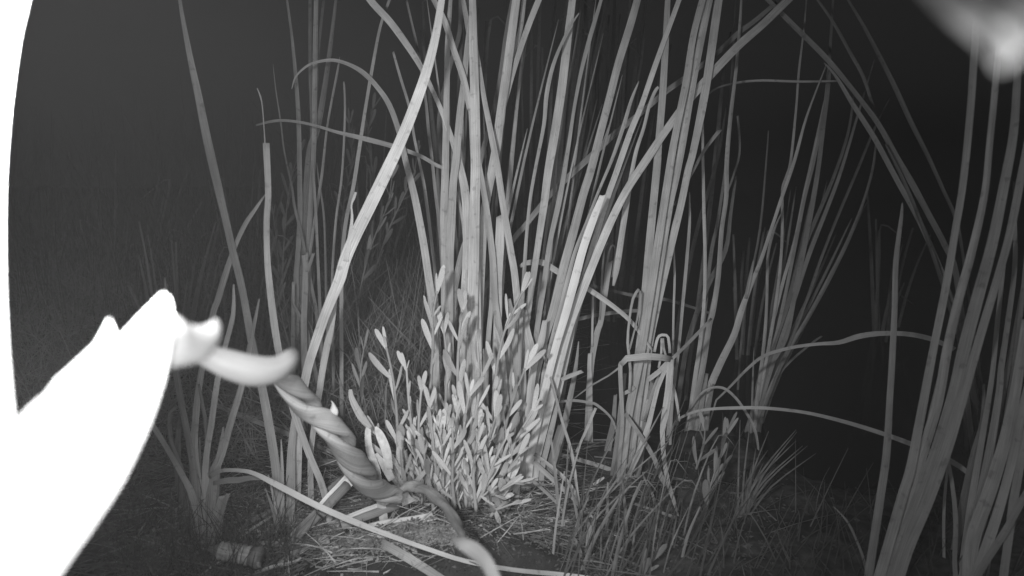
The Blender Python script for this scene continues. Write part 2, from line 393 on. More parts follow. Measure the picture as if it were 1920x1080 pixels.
CB([(860, 560), (858, 300), (862, 150), (866, 60), (880, -10)], [9, 9, 8, 7, 5], [1.8, 1.85], 'dull')
for x0, x1, yt in [(868, 862, 640), (915, 905, 655), (955, 962, 640), (900, 908, 700), (940, 958, 600), (922, 935, 640)]:
    CB([(x0, 860), ((x0 + x1) / 2, (860 + yt) / 2), (x1, yt)], [14, 13, 6], [1.3, 1.3], cut=random.random() < .5)

# --- right-of-centre clump, leaning right
D = clump('dense cattail clump leaning right just right of the leafy herb', 1000, 870, 1.28)
dd = [1.27, 1.25, 1.25]
def DB(pts, w, d=dd, mat='blade', **k): return blade(D, pts, w, d, mat, **k)
DB([(968, 850), (980, 680), (990, 583), (1000, 517), (1010, 450), (1020, 383), (1028, 320), (1040, 250), (1053, 167), (1063, 83), (1073, 0), (1078, -40)], [14, 13, 12, 12, 12, 14, 15, 16, 16, 15, 13, 12], kind='keel')
DB([(975, 640), (983, 507), (988, 433), (995, 367), (1007, 300), (1020, 233), (1025, 177), (1037, 123), (1057, 73), (1072, 45), (1086, 24)], [7, 7, 6, 6, 6, 7, 8, 7, 5, 4, 2], [1.2, 1.2])
DB([(985, 820), (1007, 617), (1020, 533), (1030, 460), (1047, 383), (1055, 340), (1067, 267), (1077, 200), (1090, 133), (1107, 67), (1127, 0), (1134, -30)], [10, 10, 10, 9, 10, 9, 7, 6, 7, 8, 6, 4], [1.28, 1.3])
DB([(985, 840), (1000, 730), (1020, 640), (1037, 583), (1057, 500), (1073, 443), (1093, 367), (1107, 322), (1123, 260), (1143, 183), (1160, 117), (1180, 53), (1195, 0), (1204, -35)], [15, 14, 14, 15, 16, 16, 15, 15, 14, 14, 14, 14, 13, 12], [1.25, 1.24], kind='flat')
DB([(995, 850), (1015, 760), (1027, 710), (1043, 647), (1060, 590), (1077, 527), (1093, 467), (1113, 410), (1130, 366)], [14, 14, 14, 14, 15, 16, 15, 14, 10], [1.2, 1.15], 'dry', cut=True, kind='keel', yaw=R(5))
DB([(1005, 860), (1020, 797), (1035, 735), (1050, 672), (1065, 617), (1083, 567), (1110, 500), (1140, 427), (1173, 360), (1213, 298), (1247, 247), (1287, 193), (1333, 140), (1383, 87), (1433, 43), (1477, 0), (1505, -25)], [16, 17, 18, 18, 17, 17, 15, 15, 14, 15, 14, 15, 15, 15, 14, 14, 12], [1.22, 1.22, 1.4], kind='flat')
DB([(1020, 850), (1060, 680), (1080, 580), (1100, 500), (1120, 433), (1140, 367), (1155, 325), (1180, 253), (1203, 197), (1227, 127), (1250, 63), (1273, 0), (1282, -30)], [12, 11, 11, 11, 11, 11, 11, 11, 10, 10, 9, 9, 8], [1.26, 1.26])
DB([(1020, 700), (1050, 580), (1067, 513), (1080, 467), (1100, 417), (1123, 357), (1147, 300), (1167, 243), (1183, 190), (1198, 152)], [9, 9, 8, 7, 6, 5, 6, 7, 6, 2], [1.26, 1.25])
DB([(985, 840), (1000, 690), (1015, 640), (1022, 600)], [12, 14, 13, 9], [1.2, 1.2], cut=True)
DB([(955, 860), (967, 760), (968, 680), (962, 610), (955, 560)], [13, 13, 12, 12, 5], [1.24, 1.24])
DB([(985, 850), (1000, 720), (996, 660), (988, 620), (985, 580)], [14, 14, 17, 13, 6], [1.24, 1.24])
DB([(972, 870), (985, 810), (1000, 775), (1010, 752)], [13, 15, 14, 13], [1.16, 1.15], 'dry', cut=True)
DB([(1030, 880), (1045, 825), (1055, 792)], [17, 17, 17], [1.25, 1.25], 'dull', cut=True)
DB([(1042, 870), (1060, 790), (1078, 700), (1085, 640)], [13, 12, 8, 2], [1.3, 1.3], 'dull')
DB([(1005, 870), (1022, 800), (1040, 740)], [13, 12, 5], [1.24, 1.24])
DB([(1018, 870), (1035, 800), (1048, 745)], [10, 10, 4], [1.22, 1.22])
DB([(960, 870), (972, 820), (975, 770)], [12, 10, 5], [1.24, 1.24])
DB([(948, 870), (958, 800), (955, 740), (960, 690)], [12, 11, 9, 4], [1.26, 1.26])
DB([(1002, 852), (1042, 882), (1067, 907), (1089, 942), (1114, 979), (1133, 1023)], [7, 7, 7, 7, 6, 3], [1.2, 1.1], base=False, name='hanging_leaf')
DB([(1000, 866), (1042, 904), (1076, 935), (1100, 965)], [9, 9, 8, 4], [1.18, 1.12], base=False, name='hanging_leaf')
DB([(990, 895), (1015, 915), (1050, 950), (1075, 990)], [6, 6, 5, 3], [1.16, 1.1], 'dull', base=False, name='hanging_leaf')
DB([(1013, 648), (1030, 700), (1042, 745), (1054, 790), (1072, 850), (1082, 920), (1090, 990)], [3, 4, 5, 5, 6, 5, 4], [1.22, 1.12, 1.08], base=False, name='hanging_leaf')
DB([(1045, 754), (1076, 751), (1105, 755), (1120, 760), (1146, 784), (1158, 816)], [4, 5, 5, 5, 4, 3], 1.3, base=False, name='hanging_leaf')
DB([(1052, 712), (1070, 704), (1092, 696)], [7, 8, 6], 1.2, base=False, name='broken_end', cut=True)

o = thing('bent_cattail_leaf', 'pale leaf curving down to the right between the leaning clump and the upright bundle', 'cattail leaf', P(1000, 500, 1.3))
blade(o, [(975, 500), (987, 493), (1017, 492), (1047, 510), (1100, 540), (1140, 567), (1173, 593), (1195, 617), (1222, 655)], [5, 9, 11, 11, 10, 9, 8, 7, 4], [1.34, 1.3, 1.27, 1.25], 'dry', base=False, name='blade')

for k in range(13):      # slimmer leaves standing in the second rank of the two middle clumps
    x0 = random.uniform(840, 960); x1 = x0 + random.gauss(20, 60); dd_ = random.uniform(1.4, 1.75); w_ = random.uniform(5, 10)
    yt = random.uniform(-30, 260)
    CB([(x0, 820), (x0 + (x1 - x0) * .2, 560), (x0 + (x1 - x0) * .55, (560 + yt) / 2), (x1, yt)], [w_, w_, w_ * .8, 1.5], [dd_, dd_], 'blade')
for k in range(12):
    x0 = random.uniform(975, 1060); x1 = x0 + random.uniform(40, 190); dd_ = random.uniform(1.4, 1.9); w_ = random.uniform(4, 9)
    yt = random.uniform(-30, 320)
    DB([(x0, 840), (x0 + (x1 - x0) * .25, 600), (x0 + (x1 - x0) * .58, (600 + yt) / 2), (x1, yt)], [w_, w_, w_ * .8, 1.5], [dd_, dd_], random.choice(['blade', 'dull']))
RT = thing('grass_clump', 'thin-bladed grass clump slanting right at the lower edge, below the bundle', 'grass clump', P(1180, 1060, 1.0))
for k in range(32):
    x0 = random.uniform(1030, 1290); y0 = random.uniform(960, 1100); L = random.uniform(60, 240)
    a = random.gauss(.30, .3)
    dd_ = ground_depth(x0, y0)
    w_ = random.uniform(2.5, 6.5)
    pts = [(x0, y0), (x0 + L * .4 * math.sin(a * .8), y0 - L * .4), (x0 + L * math.sin(a), y0 - L * .9)]
    if random.random() < .25: pts.append((x0 + L * math.sin(a) + 30, y0 - L * .8))
    blade(RT, pts, [w_, w_, w_ * .5, 1][:len(pts)], [dd_, dd_ * random.uniform(.97, 1.06)], random.choice(['dull', 'litter', 'litter']), per=3)

# --- long diagonal leaves behind
DD = thing('leaning_cattail_leaf', 'long dim leaf running diagonally up to the right behind the tall upright leaves', 'cattail leaf', P(900, 800, 1.6))
blade(DD, [(860, 640), (900, 557), (957, 457), (987, 420), (1027, 370), (1060, 337), (1100, 300), (1157, 247), (1200, 213), (1247, 173), (1283, 147), (1340, 103), (1383, 63), (1420, 35), (1460, 0)], [9, 10, 10, 10, 10, 11, 11, 11, 10, 10, 10, 9, 9, 8, 7], [1.55, 1.55, 1.6], name='blade')

# --- upright bundle
E = clump('tight bundle of tall cattail leaves with bent dry leaves knotted round its middle', 1168, 890, 1.28)
de = [1.27, 1.27, 1.27]
def EB(pts, w, d=de, mat='blade', **k): return blade(E, pts, w, d, mat, **k)
EB([(1172, 890), (1183, 780), (1200, 650), (1210, 550), (1217, 467), (1225, 383), (1232, 310), (1235, 267), (1242, 183), (1247, 100), (1252, 0), (1254, -30)], [15, 16, 16, 15, 15, 14, 14, 13, 13, 12, 10, 8])
EB([(1165, 890), (1178, 780), (1200, 670), (1213, 590), (1230, 480), (1245, 383), (1258, 300), (1267, 250), (1277, 200), (1287, 150), (1300, 67), (1317, 0), (1324, -30)], [15, 15, 15, 15, 15, 14, 14, 13, 13, 13, 12, 12, 11], [1.25, 1.25])
EB([(1178, 890), (1192, 780), (1208, 670), (1222, 590), (1240, 480), (1256, 383), (1268, 330), (1280, 267), (1297, 167), (1313, 83), (1330, 0), (1338, -30)], [15, 15, 15, 15, 14, 14, 14, 14, 14, 14, 14, 14], [1.27, 1.27], kind='fold')
EB([(1188, 890), (1203, 780), (1217, 650), (1230, 583), (1245, 517), (1263, 440), (1277, 383), (1290, 320), (1300, 283), (1320, 183), (1333, 100), (1347, 0), (1352, -30)], [13, 14, 14, 14, 14, 14, 13, 13, 13, 15, 15, 15, 14], [1.29, 1.3])
EB([(1150, 890), (1160, 820), (1165, 760), (1172, 700)], [12, 12, 10, 6], de, 'dull')
EB([(1195, 890), (1205, 830), (1215, 760), (1225, 700)], [12, 12, 10, 5], de, 'dull')
EB([(1135, 870), (1142, 830), (1150, 790), (1154, 740)], [14, 12, 9, 6], [1.38, 1.38], 'dull', cut=True)
# side leaf, torn
EB([(1150, 536), (1157, 500), (1167, 433), (1177, 367), (1183, 333), (1193, 283), (1207, 240), (1217, 200), (1228, 172), (1235, 163)], [4, 11, 11, 11, 8, 7, 6, 6, 6, 5], [1.3, 1.28], base=False)
# knot of bent leaves
EB([(1162, 850), (1167, 793), (1165, 743), (1163, 690), (1166, 680)], [7, 7, 8, 8, 9], [1.24, 1.2], name='bent_leaf')
EB([(1164, 684), (1175, 672), (1213, 668), (1240, 670), (1258, 674)], [9, 12, 13, 12, 11], [1.2, 1.18, 1.2], base=False, per=1, name='bent_leaf', kind='flat', yaw=0, twist=0)
EB([(1180, 733), (1182, 693), (1177, 643), (1180, 600), (1187, 560), (1198, 542)], [5, 5, 5, 4, 5, 5], 1.22, base=False, per=2, name='bent_leaf')
EB([(1180, 655), (1190, 617), (1197, 583), (1200, 545)], [4, 3, 4, 4], 1.22, base=False, per=2, name='bent_leaf')
EB([(1164, 740), (1180, 733), (1190, 725)], [6, 7, 7], 1.24, base=False, per=2, name='bent_leaf')
EB([(1227, 660), (1231, 640), (1236, 630), (1245, 628), (1253, 633), (1256, 662)], [5, 5, 5, 5, 5, 5], 1.2, base=False, per=2, name='bent_leaf')
EB([(1235, 690), (1240, 660), (1240, 634)], [4, 4, 4], 1.22, base=False, per=2, name='bent_leaf')
EB([(1252, 680), (1245, 655), (1243, 634)], [4, 4, 4], 1.22, base=False, per=2, name='bent_leaf')
EB([(1257, 674), (1254, 727), (1247, 777), (1242, 810), (1245, 860), (1253, 905), (1262, 935), (1272, 968)], [12, 13, 13, 9, 8, 8, 7, 2], [1.2, 1.2, 1.1], base=False, per=2, name='bent_leaf')
EB([(1254, 680), (1233, 727), (1217, 793), (1200, 843), (1183, 885)], [7, 8, 9, 11, 7], [1.22, 1.22], base=False, per=2, name='bent_leaf')
EB([(1256, 676), (1235, 697), (1215, 712)], [10, 9, 9], 1.22, base=False, per=2, name='bent_leaf')
EB([(1257, 676), (1286, 648), (1313, 620), (1334, 597)], [6, 6, 6, 4], [1.22, 1.3], base=False, per=2, name='bent_leaf')
EB([(1242, 690), (1252, 707), (1263, 727), (1270, 760), (1274, 790)], [4, 4, 5, 5, 3], 1.25, base=False, per=2, name='bent_leaf')
EB([(1208, 790), (1222, 740), (1236, 705), (1248, 685)], [5, 6, 6, 5], 1.25, base=False, per=2, name='bent_leaf')
EB([(1205, 790), (1215, 750), (1228, 748)], [6, 7, 6], 1.27, base=False, per=2, name='bent_leaf')
EB([(1172, 775), (1203, 820), (1227, 860), (1238, 890), (1250, 910)], [7, 8, 8, 10, 10], [1.2, 1.15], base=False, per=2, name='bent_leaf', mat='dull')
EB([(1160, 690), (1140, 705), (1110, 722), (1075, 748)], [4, 3, 3, 2], [1.22, 1.3], 'dull', base=False, per=2, name='bent_leaf')

# narrow broken pair between D and E
N_ = clump('thin broken cattail stalk with a shredded top between the leaning clump and the bundle', 1105, 740, 1.45)
blade(N_, [(1105, 725), (1110, 672), (1120, 622), (1127, 600), (1137, 533), (1144, 490)], [11, 11, 11, 10, 10, 9], 1.45, 'blade', cut=True)
blade(N_, [(1106, 715), (1105, 690), (1106, 662)], [9, 8, 7], 1.43, cut=True)
blade(N_, [(1110, 650), (1111, 600), (1112, 560), (1113, 527)], [4, 4, 4, 2], 1.44, base=False)
blade(N_, [(1125, 600), (1129, 520), (1133, 470), (1140, 455)], [4, 4, 3, 2], 1.45, base=False, mat='dull')
blade(N_, [(1132, 560), (1137, 500), (1146, 462), (1154, 470), (1148, 520)], [4, 4, 3, 3, 3], 1.45, base=False, mat='dull')

# --- clump right of the bundle
G1 = clump('loose cattail clump right of the bundle, its leaves fanning up to the right', 1305, 800, 1.55)
def FB(pts, w, d=(1.52, 1.55), mat='blade', **k): return blade(G1, pts, w, list(d), mat, **k)
FB([(1292, 815), (1307, 743), (1320, 677), (1330, 610), (1337, 583), (1347, 517), (1353, 433), (1362, 367), (1363, 300), (1370, 217), (1380, 133), (1387, 50), (1390, 0), (1391, -30)], [11, 11, 10, 10, 10, 9, 8, 8, 8, 7, 6, 5, 4, 3])
FB([(1290, 810), (1303, 710), (1313, 640), (1320, 567), (1322, 483), (1320, 400), (1318, 300), (1317, 227), (1312, 160)], [9, 8, 7, 6, 6, 6, 5, 4, 2])
FB([(1255, 780), (1263, 727), (1272, 660), (1282, 550), (1288, 483), (1293, 417), (1293, 360)], [6, 6, 5, 6, 6, 5, 2], [1.42, 1.42])
FB([(1258, 800), (1262, 720), (1262, 653), (1263, 583), (1265, 517), (1263, 447)], [5, 5, 4, 4, 4, 2], [1.4, 1.4])
FB([(1312, 820), (1330, 733), (1350, 683), (1377, 627), (1390, 583), (1407, 537), (1427, 487), (1447, 427), (1467, 367), (1490, 300), (1513, 217), (1550, 120)], [14, 13, 13, 12, 11, 8, 7, 6, 6, 6, 4, 2], [1.55, 1.7])
FB([(1398, 560), (1407, 517), (1413, 487)], [6, 6, 2], [1.6, 1.6], base=False)
FB([(1300, 820), (1312, 760), (1325, 700)], [18, 14, 6], mat='dull')
FB([(1320, 820), (1326, 770), (1338, 720)], [14, 11, 4], mat='dull')
FB([(1285, 810), (1300, 740), (1320, 640), (1336, 560)], [6, 5, 5, 2], mat='dull')
FB([(1285, 780), (1313, 740), (1333, 728), (1353, 727), (1370, 737), (1390, 760), (1413, 800), (1421, 837), (1420, 870)], [4, 4, 4, 5, 5, 5, 5, 4, 3], [1.5, 1.45], base=False, name='arching_leaf')
FB([(1265, 385), (1293, 333), (1320, 283), (1350, 243)], [4, 5, 6, 7], [1.5, 1.5], base=False, name='broken_leaf', cut=True)
FB([(1360, 370), (1375, 330), (1386, 290), (1386, 250), (1383, 217)], [3, 4, 4, 4, 4], [1.8, 1.8], 'dull', base=False, name='broken_leaf')
FB([(1300, 800), (1330, 500), (1345, 420), (1362, 300), (1372, 150), (1378, 30), (1382, -20)], [7, 7, 6, 5, 5, 4, 3], [1.9, 1.95], 'dull')
FB([(1270, 760), (1290, 640), (1325, 540), (1360, 470), (1370, 400), (1380, 330)], [9, 9, 9, 8, 6, 4], [1.8, 1.9], 'dull')
FB([(1250, 760), (1280, 560), (1310, 420), (1345, 300), (1362, 200)], [8, 8, 7, 6, 3], [1.9, 1.95], 'dull')
FB([(1290, 700), (1310, 560), (1330, 400), (1345, 260), (1358, 120), (1370, 60)], [7, 7, 8, 8, 5, 3], [2.0, 2.0], 'dull')

o = thing('arching_cattail_leaf', 'long thin leaf arching low from the right-of-bundle clump to the right foreground', 'cattail leaf', P(1270, 800, 1.45))
blade(o, [(1262, 800), (1270, 787), (1300, 773), (1333, 767), (1377, 765), (1433, 765), (1507, 773), (1573, 788), (1640, 808), (1707, 832), (1767, 857), (1807, 880), (1840, 913)], [3, 4, 5, 5, 6, 6, 6, 7, 8, 9, 10, 9, 4], [1.4, 1.3, 1.1, 1.0], name='blade', kind='flat', yaw=0)
o = thing('arching_cattail_leaf', 'higher dim leaf arching over the black gap towards the right front clump', 'cattail leaf', P(1343, 760, 1.6))
blade(o, [(1343, 750), (1367, 727), (1400, 693), (1433, 667), (1483, 652), (1533, 645), (1573, 642), (1613, 630), (1657, 625), (1707, 627), (1750, 637), (1790, 655)], [3, 4, 5, 6, 6, 6, 8, 10, 9, 9, 9, 8], [1.6, 1.35, 1.1], name='blade', kind='flat', yaw=0)
o = thing('arching_cattail_leaf', 'faint hair-thin leaf running level near the top right of the tall leaves', 'cattail leaf', P(1330, 170, 1.8))
blade(o, [(1325, 180), (1345, 165), (1383, 155), (1430, 151), (1500, 153), (1570, 152)], [3, 3, 4, 4, 4, 3], [1.8, 1.7], name='blade', base=False)

# --- far fan on the dark side
Gf = clump('thin grey cattail fan standing in the dark water right of centre', 1400, 855, 1.75)
def GB(pts, w, d=(1.75, 1.85), mat='blade', **k): return blade(Gf, pts, w, list(d), mat, **k)
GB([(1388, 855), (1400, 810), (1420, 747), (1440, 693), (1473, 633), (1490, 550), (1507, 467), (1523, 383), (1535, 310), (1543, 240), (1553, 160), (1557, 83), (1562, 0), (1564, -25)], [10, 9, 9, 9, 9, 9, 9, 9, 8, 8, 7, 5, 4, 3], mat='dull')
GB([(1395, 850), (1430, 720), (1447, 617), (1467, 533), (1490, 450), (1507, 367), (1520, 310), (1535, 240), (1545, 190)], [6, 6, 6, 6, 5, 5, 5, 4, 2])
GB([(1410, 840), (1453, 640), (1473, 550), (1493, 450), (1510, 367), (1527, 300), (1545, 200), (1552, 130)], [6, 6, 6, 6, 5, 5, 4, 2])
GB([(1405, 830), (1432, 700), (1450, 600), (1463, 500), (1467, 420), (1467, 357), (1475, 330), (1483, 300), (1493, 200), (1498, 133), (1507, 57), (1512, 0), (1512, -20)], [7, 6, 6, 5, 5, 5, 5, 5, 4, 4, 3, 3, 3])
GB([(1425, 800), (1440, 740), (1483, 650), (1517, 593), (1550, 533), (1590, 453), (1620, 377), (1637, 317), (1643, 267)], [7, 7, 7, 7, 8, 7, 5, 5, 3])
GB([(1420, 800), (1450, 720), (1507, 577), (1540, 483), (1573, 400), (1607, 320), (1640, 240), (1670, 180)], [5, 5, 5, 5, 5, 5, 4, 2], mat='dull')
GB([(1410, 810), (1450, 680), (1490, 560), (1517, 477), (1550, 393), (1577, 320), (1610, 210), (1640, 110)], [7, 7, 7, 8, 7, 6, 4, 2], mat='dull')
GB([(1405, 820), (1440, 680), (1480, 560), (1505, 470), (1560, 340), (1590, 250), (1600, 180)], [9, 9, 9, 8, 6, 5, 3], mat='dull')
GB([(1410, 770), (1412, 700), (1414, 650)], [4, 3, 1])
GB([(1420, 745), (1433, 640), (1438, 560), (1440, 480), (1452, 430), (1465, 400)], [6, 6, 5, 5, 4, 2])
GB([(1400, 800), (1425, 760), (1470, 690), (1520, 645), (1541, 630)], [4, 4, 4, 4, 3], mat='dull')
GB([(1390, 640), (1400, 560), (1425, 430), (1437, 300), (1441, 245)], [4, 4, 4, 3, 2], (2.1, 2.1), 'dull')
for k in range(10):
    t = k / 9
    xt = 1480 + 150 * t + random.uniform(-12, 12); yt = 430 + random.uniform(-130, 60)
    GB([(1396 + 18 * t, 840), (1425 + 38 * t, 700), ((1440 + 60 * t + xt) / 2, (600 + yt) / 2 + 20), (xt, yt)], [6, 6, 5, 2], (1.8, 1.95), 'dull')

# grass tuft further right at the water edge
Gt = thing('rush_tuft', 'tuft of fine dark rush leaves at the edge of the water on the right', 'rush', P(1400, 975, 1.10))
for k in range(26):
    x0 = 1385 + random.uniform(-14, 22)
    a = random.uniform(-0.15, 1.0); L = random.uniform(70, 210)
    tx, ty = x0 + L * math.sin(a * 0.9) , 975 - L * math.cos(a * 0.9)
    blade(Gt, [(x0, 975), (x0 + (tx - x0) * .35, 975 + (ty - 975) * .5), (tx, ty)], [3.6, 3.2, 1.2], [1.12, 1.18], 'litter', per=3)

# --- right front clump
H = clump('thick cattail clump leaning right in the right foreground', 1650, 1110, 0.86)
dh = [0.86, 0.80, 0.72]
def HB(pts, w, d=dh, mat='blade', **k): return blade(H, pts, w, d, mat, **k)
HB([(1640, 1110), (1657, 1053), (1690, 937), (1707, 880), (1723, 797), (1742, 697), (1753, 640), (1773, 540), (1790, 440), (1807, 333), (1820, 200), (1827, 93), (1832, 0), (1834, -40)], [20, 18, 17, 16, 15, 14, 13, 13, 12, 12, 12, 12, 11, 10])
HB([(1650, 1110), (1667, 1053), (1700, 953), (1730, 853), (1760, 753), (1777, 657), (1800, 557), (1823, 473), (1847, 365), (1857, 267), (1870, 133), (1876, 40), (1880, -30)], [24, 22, 20, 18, 17, 16, 15, 14, 12, 11, 11, 10, 10], [0.88, 0.8, 0.68])
HB([(1662, 1120), (1693, 1020), (1730, 920), (1760, 837), (1790, 737), (1807, 657), (1833, 557), (1860, 457), (1883, 345), (1900, 250), (1907, 150), (1912, 50)], [24, 24, 23, 22, 22, 21, 20, 18, 16, 14, 12, 10], [0.86, 0.8, 0.74], kind='fold')
HB([(1672, 1120), (1700, 1030), (1740, 937), (1777, 837), (1807, 737), (1820, 693), (1840, 623), (1870, 523), (1893, 440), (1913, 340), (1930, 250), (1945, 150)], [22, 22, 20, 18, 16, 15, 14, 13, 13, 13, 12, 10], [0.84, 0.78, 0.72])
HB([(1625, 1110), (1630, 1070), (1650, 937), (1662, 853), (1668, 753), (1672, 690), (1677, 590), (1680, 490), (1690, 407), (1692, 380)], [16, 15, 14, 13, 11, 11, 10, 9, 6, 2], [0.9, 0.95])
HB([(1656, 1120), (1680, 1020), (1715, 900), (1745, 790), (1765, 700), (1785, 600)], [18, 18, 17, 14, 10, 4], [0.88, 0.84], kind='fold')
HB([(1625, 1070), (1613, 1030), (1590, 980), (1563, 950)], [6, 5, 4, 2], [0.95, 1.0], 'dull', base=False)

# --- right edge clump
I = clump('crowded cattail clump filling the right edge of the view', 1830, 1120, 0.84)
def IB(pts, w, d=(0.86, 0.82), mat='blade', **k): return blade(I, pts, w, list(d), mat, **k)
IB([(1815, 1120), (1823, 1020), (1845, 900), (1860, 820), (1873, 737), (1877, 690), (1887, 623), (1902, 507), (1903, 423), (1900, 340)], [18, 17, 15, 13, 11, 10, 9, 8, 6, 2], (0.92, 0.9))
IB([(1800, 1100), (1820, 950), (1840, 830), (1853, 753), (1862, 690), (1870, 607), (1883, 490), (1890, 430)], [12, 12, 10, 9, 8, 8, 6, 2], (0.95, 0.95))
IB([(1820, 1120), (1823, 1020), (1857, 920), (1887, 820), (1907, 720), (1925, 600)], [24, 24, 22, 20, 17, 14], (0.84, 0.78), kind='fold')
IB([(1812, 1130), (1857, 1003), (1883, 920), (1903, 837), (1920, 753), (1950, 640)], [18, 17, 15, 14, 13, 10], (0.82, 0.76))
IB([(1825, 1100), (1840, 1067), (1887, 993), (1920, 933), (1950, 890)], [12, 12, 12, 12, 11], (0.8, 0.74))
IB([(1795, 1110), (1790, 1053), (1792, 985), (1787, 920), (1773, 837), (1765, 790)], [9, 8, 8, 7, 5, 2], (0.92, 0.95))
IB([(1772, 1110), (1770, 1053), (1770, 953), (1778, 870), (1790, 800)], [5, 5, 5, 4, 2], (0.98, 1.0))
IB([(1780, 1110), (1800, 980), (1825, 860), (1843, 790), (1845, 720)], [14, 14, 12, 9, 4], (1.0, 1.0), 'dull')
IB([(1775, 1110), (1815, 960), (1840, 870), (1848, 780)], [13, 12, 9, 3], (1.05, 1.05), 'dull')
IB([(1870, 900), (1890, 760), (1905, 660), (1917, 557), (1925, 450)], [9, 8, 7, 7, 4], (0.9, 0.86))
IB([(1850, 900), (1880, 740), (1900, 640), (1920, 520)], [9, 9, 8, 4], (0.96, 0.95), 'dull')
IB([(1900, 940), (1915, 860), (1935, 760)], [14, 13, 10], (0.78, 0.74))
IB([(1800, 1110), (1830, 1010), (1850, 940), (1868, 900)], [20, 19, 16, 9], (0.88, 0.88), kind='flat')
IB([(1840, 1000), (1848, 870), (1840, 780), (1820, 720), (1793, 517), (1773, 463), (1740, 400), (1712, 348), (1680, 293), (1647, 233), (1600, 170), (1550, 110), (1490, 50), (1450, 10), (1430, -10)], [13, 13, 13, 11, 10, 10, 10, 11, 10, 9, 8, 9, 9, 8, 7], (1.15, 1.25, 1.5), 'dull')
IB([(1830, 900), (1800, 640), (1773, 533), (1757, 490), (1723, 413), (1683, 340), (1640, 260), (1600, 197), (1567, 143), (1545, 118)], [9, 9, 9, 9, 9, 9, 9, 8, 5, 2], (1.2, 1.3, 1.4), 'dull')
IB([(1845, 760), (1807, 490), (1793, 413), (1768, 355), (1740, 293), (1707, 227), (1673, 153), (1627, 63), (1590, 0), (1575, -20)], [6, 5, 6, 6, 7, 8, 8, 6, 4, 3], (1.2, 1.25, 1.3), 'dull')
IB([(1800, 640), (1757, 500), (1720, 400), (1690, 330), (1660, 270)], [7, 7, 6, 6, 3], (1.25, 1.3), 'dull')
IB([(1820, 640), (1720, 400), (1647, 227), (1620, 147), (1593, 97), (1563, 43), (1533, 0), (1515, -20)], [5, 5, 5, 6, 6, 5, 4, 3], (1.5, 1.6), 'dull')

# ------------------------------------------------------------------ far background clumps across the water and on the bank
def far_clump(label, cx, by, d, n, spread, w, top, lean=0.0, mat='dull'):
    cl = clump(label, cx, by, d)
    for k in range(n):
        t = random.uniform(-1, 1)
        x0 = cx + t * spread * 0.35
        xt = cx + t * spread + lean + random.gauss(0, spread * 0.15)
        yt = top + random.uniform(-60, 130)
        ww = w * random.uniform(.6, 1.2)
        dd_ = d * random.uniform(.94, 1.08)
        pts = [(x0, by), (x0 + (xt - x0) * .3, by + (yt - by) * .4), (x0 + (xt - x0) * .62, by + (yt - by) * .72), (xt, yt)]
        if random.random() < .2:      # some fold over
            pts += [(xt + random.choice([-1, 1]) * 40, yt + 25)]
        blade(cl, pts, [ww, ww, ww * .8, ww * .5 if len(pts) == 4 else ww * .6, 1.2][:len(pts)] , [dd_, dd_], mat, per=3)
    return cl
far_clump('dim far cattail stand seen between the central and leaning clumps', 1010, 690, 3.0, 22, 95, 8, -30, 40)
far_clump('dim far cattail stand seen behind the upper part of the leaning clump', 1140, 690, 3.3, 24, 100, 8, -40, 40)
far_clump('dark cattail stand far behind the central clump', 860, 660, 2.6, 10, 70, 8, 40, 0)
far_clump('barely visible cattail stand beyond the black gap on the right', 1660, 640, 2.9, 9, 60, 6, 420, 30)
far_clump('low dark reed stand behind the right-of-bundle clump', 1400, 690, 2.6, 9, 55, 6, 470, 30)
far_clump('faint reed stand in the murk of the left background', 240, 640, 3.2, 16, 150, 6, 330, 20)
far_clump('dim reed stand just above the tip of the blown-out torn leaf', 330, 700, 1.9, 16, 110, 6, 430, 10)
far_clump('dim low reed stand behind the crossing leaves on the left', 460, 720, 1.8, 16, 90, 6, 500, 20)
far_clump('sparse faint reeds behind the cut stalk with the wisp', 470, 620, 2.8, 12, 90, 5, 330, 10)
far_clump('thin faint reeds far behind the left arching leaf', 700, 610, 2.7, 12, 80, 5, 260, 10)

o = thing('fallen_reed', 'dim fallen reed lying level behind the bundle, the upper of the pair', 'reed', P(1140, 545, 1.9))
blade(o, [(1050, 515), (1100, 533), (1183, 553), (1250, 562), (1340, 590)], [6, 6, 6, 6, 4], [1.8, 1.9], 'dull', base=False, name='blade')
o = thing('fallen_reed', 'dim fallen reed lying level behind the bundle, the lower of the pair', 'reed', P(1120, 590, 1.8))
blade(o, [(1060, 606), (1077, 600), (1123, 590), (1180, 583), (1220, 582)], [7, 7, 7, 7, 5], 1.75, 'blade', base=False, name='blade')

# ================================================================== LEAFY HERB
def leaf_mesh(name, L, W, bend, mat):
    """spatulate leaf along +Y, upper face +Z"""
    prof = [(0, .45), (.15, .6), (.3, .78), (.5, .96), (.68, 1.0), (.84, .88), (.95, .58), (1, .15)]
    verts, faces, uvs = [], [], []
    n = len(prof)
    for side in (0, 1):
        for i, (t, w) in enumerate(prof):
            y = L * t; z = bend * L * (t ** 2)
            hw = W * .5 * w
            dz = -.012 * side
            verts += [(-hw, y, z + hw * .20 + dz * .2), (0, y, z + dz), (hw, y, z + hw * .20 + dz * .2)]
            uvs += [(0, t), (.5, t), (1, t)]
    o2 = n * 3
    for i in range(n - 1):
        a = i * 3; b_ = a + 3
        for j in (0, 1):
            faces.append((a + j, a + j + 1, b_ + j + 1, b_ + j))
            faces.append((o2 + a + j, o2 + b_ + j, o2 + b_ + j + 1, o2 + a + j + 1))
    me = bpy.data.meshes.new(name); me.from_pydata(verts, [], faces)
    u = me.uv_layers.new(name='UVMap')
    for lp in me.loops: u.data[lp.index].uv = uvs[lp.vertex_index]
    me.polygons.foreach_set('use_smooth', [True] * len(me.polygons))
    me.materials.append(mat); me.update()
    return me
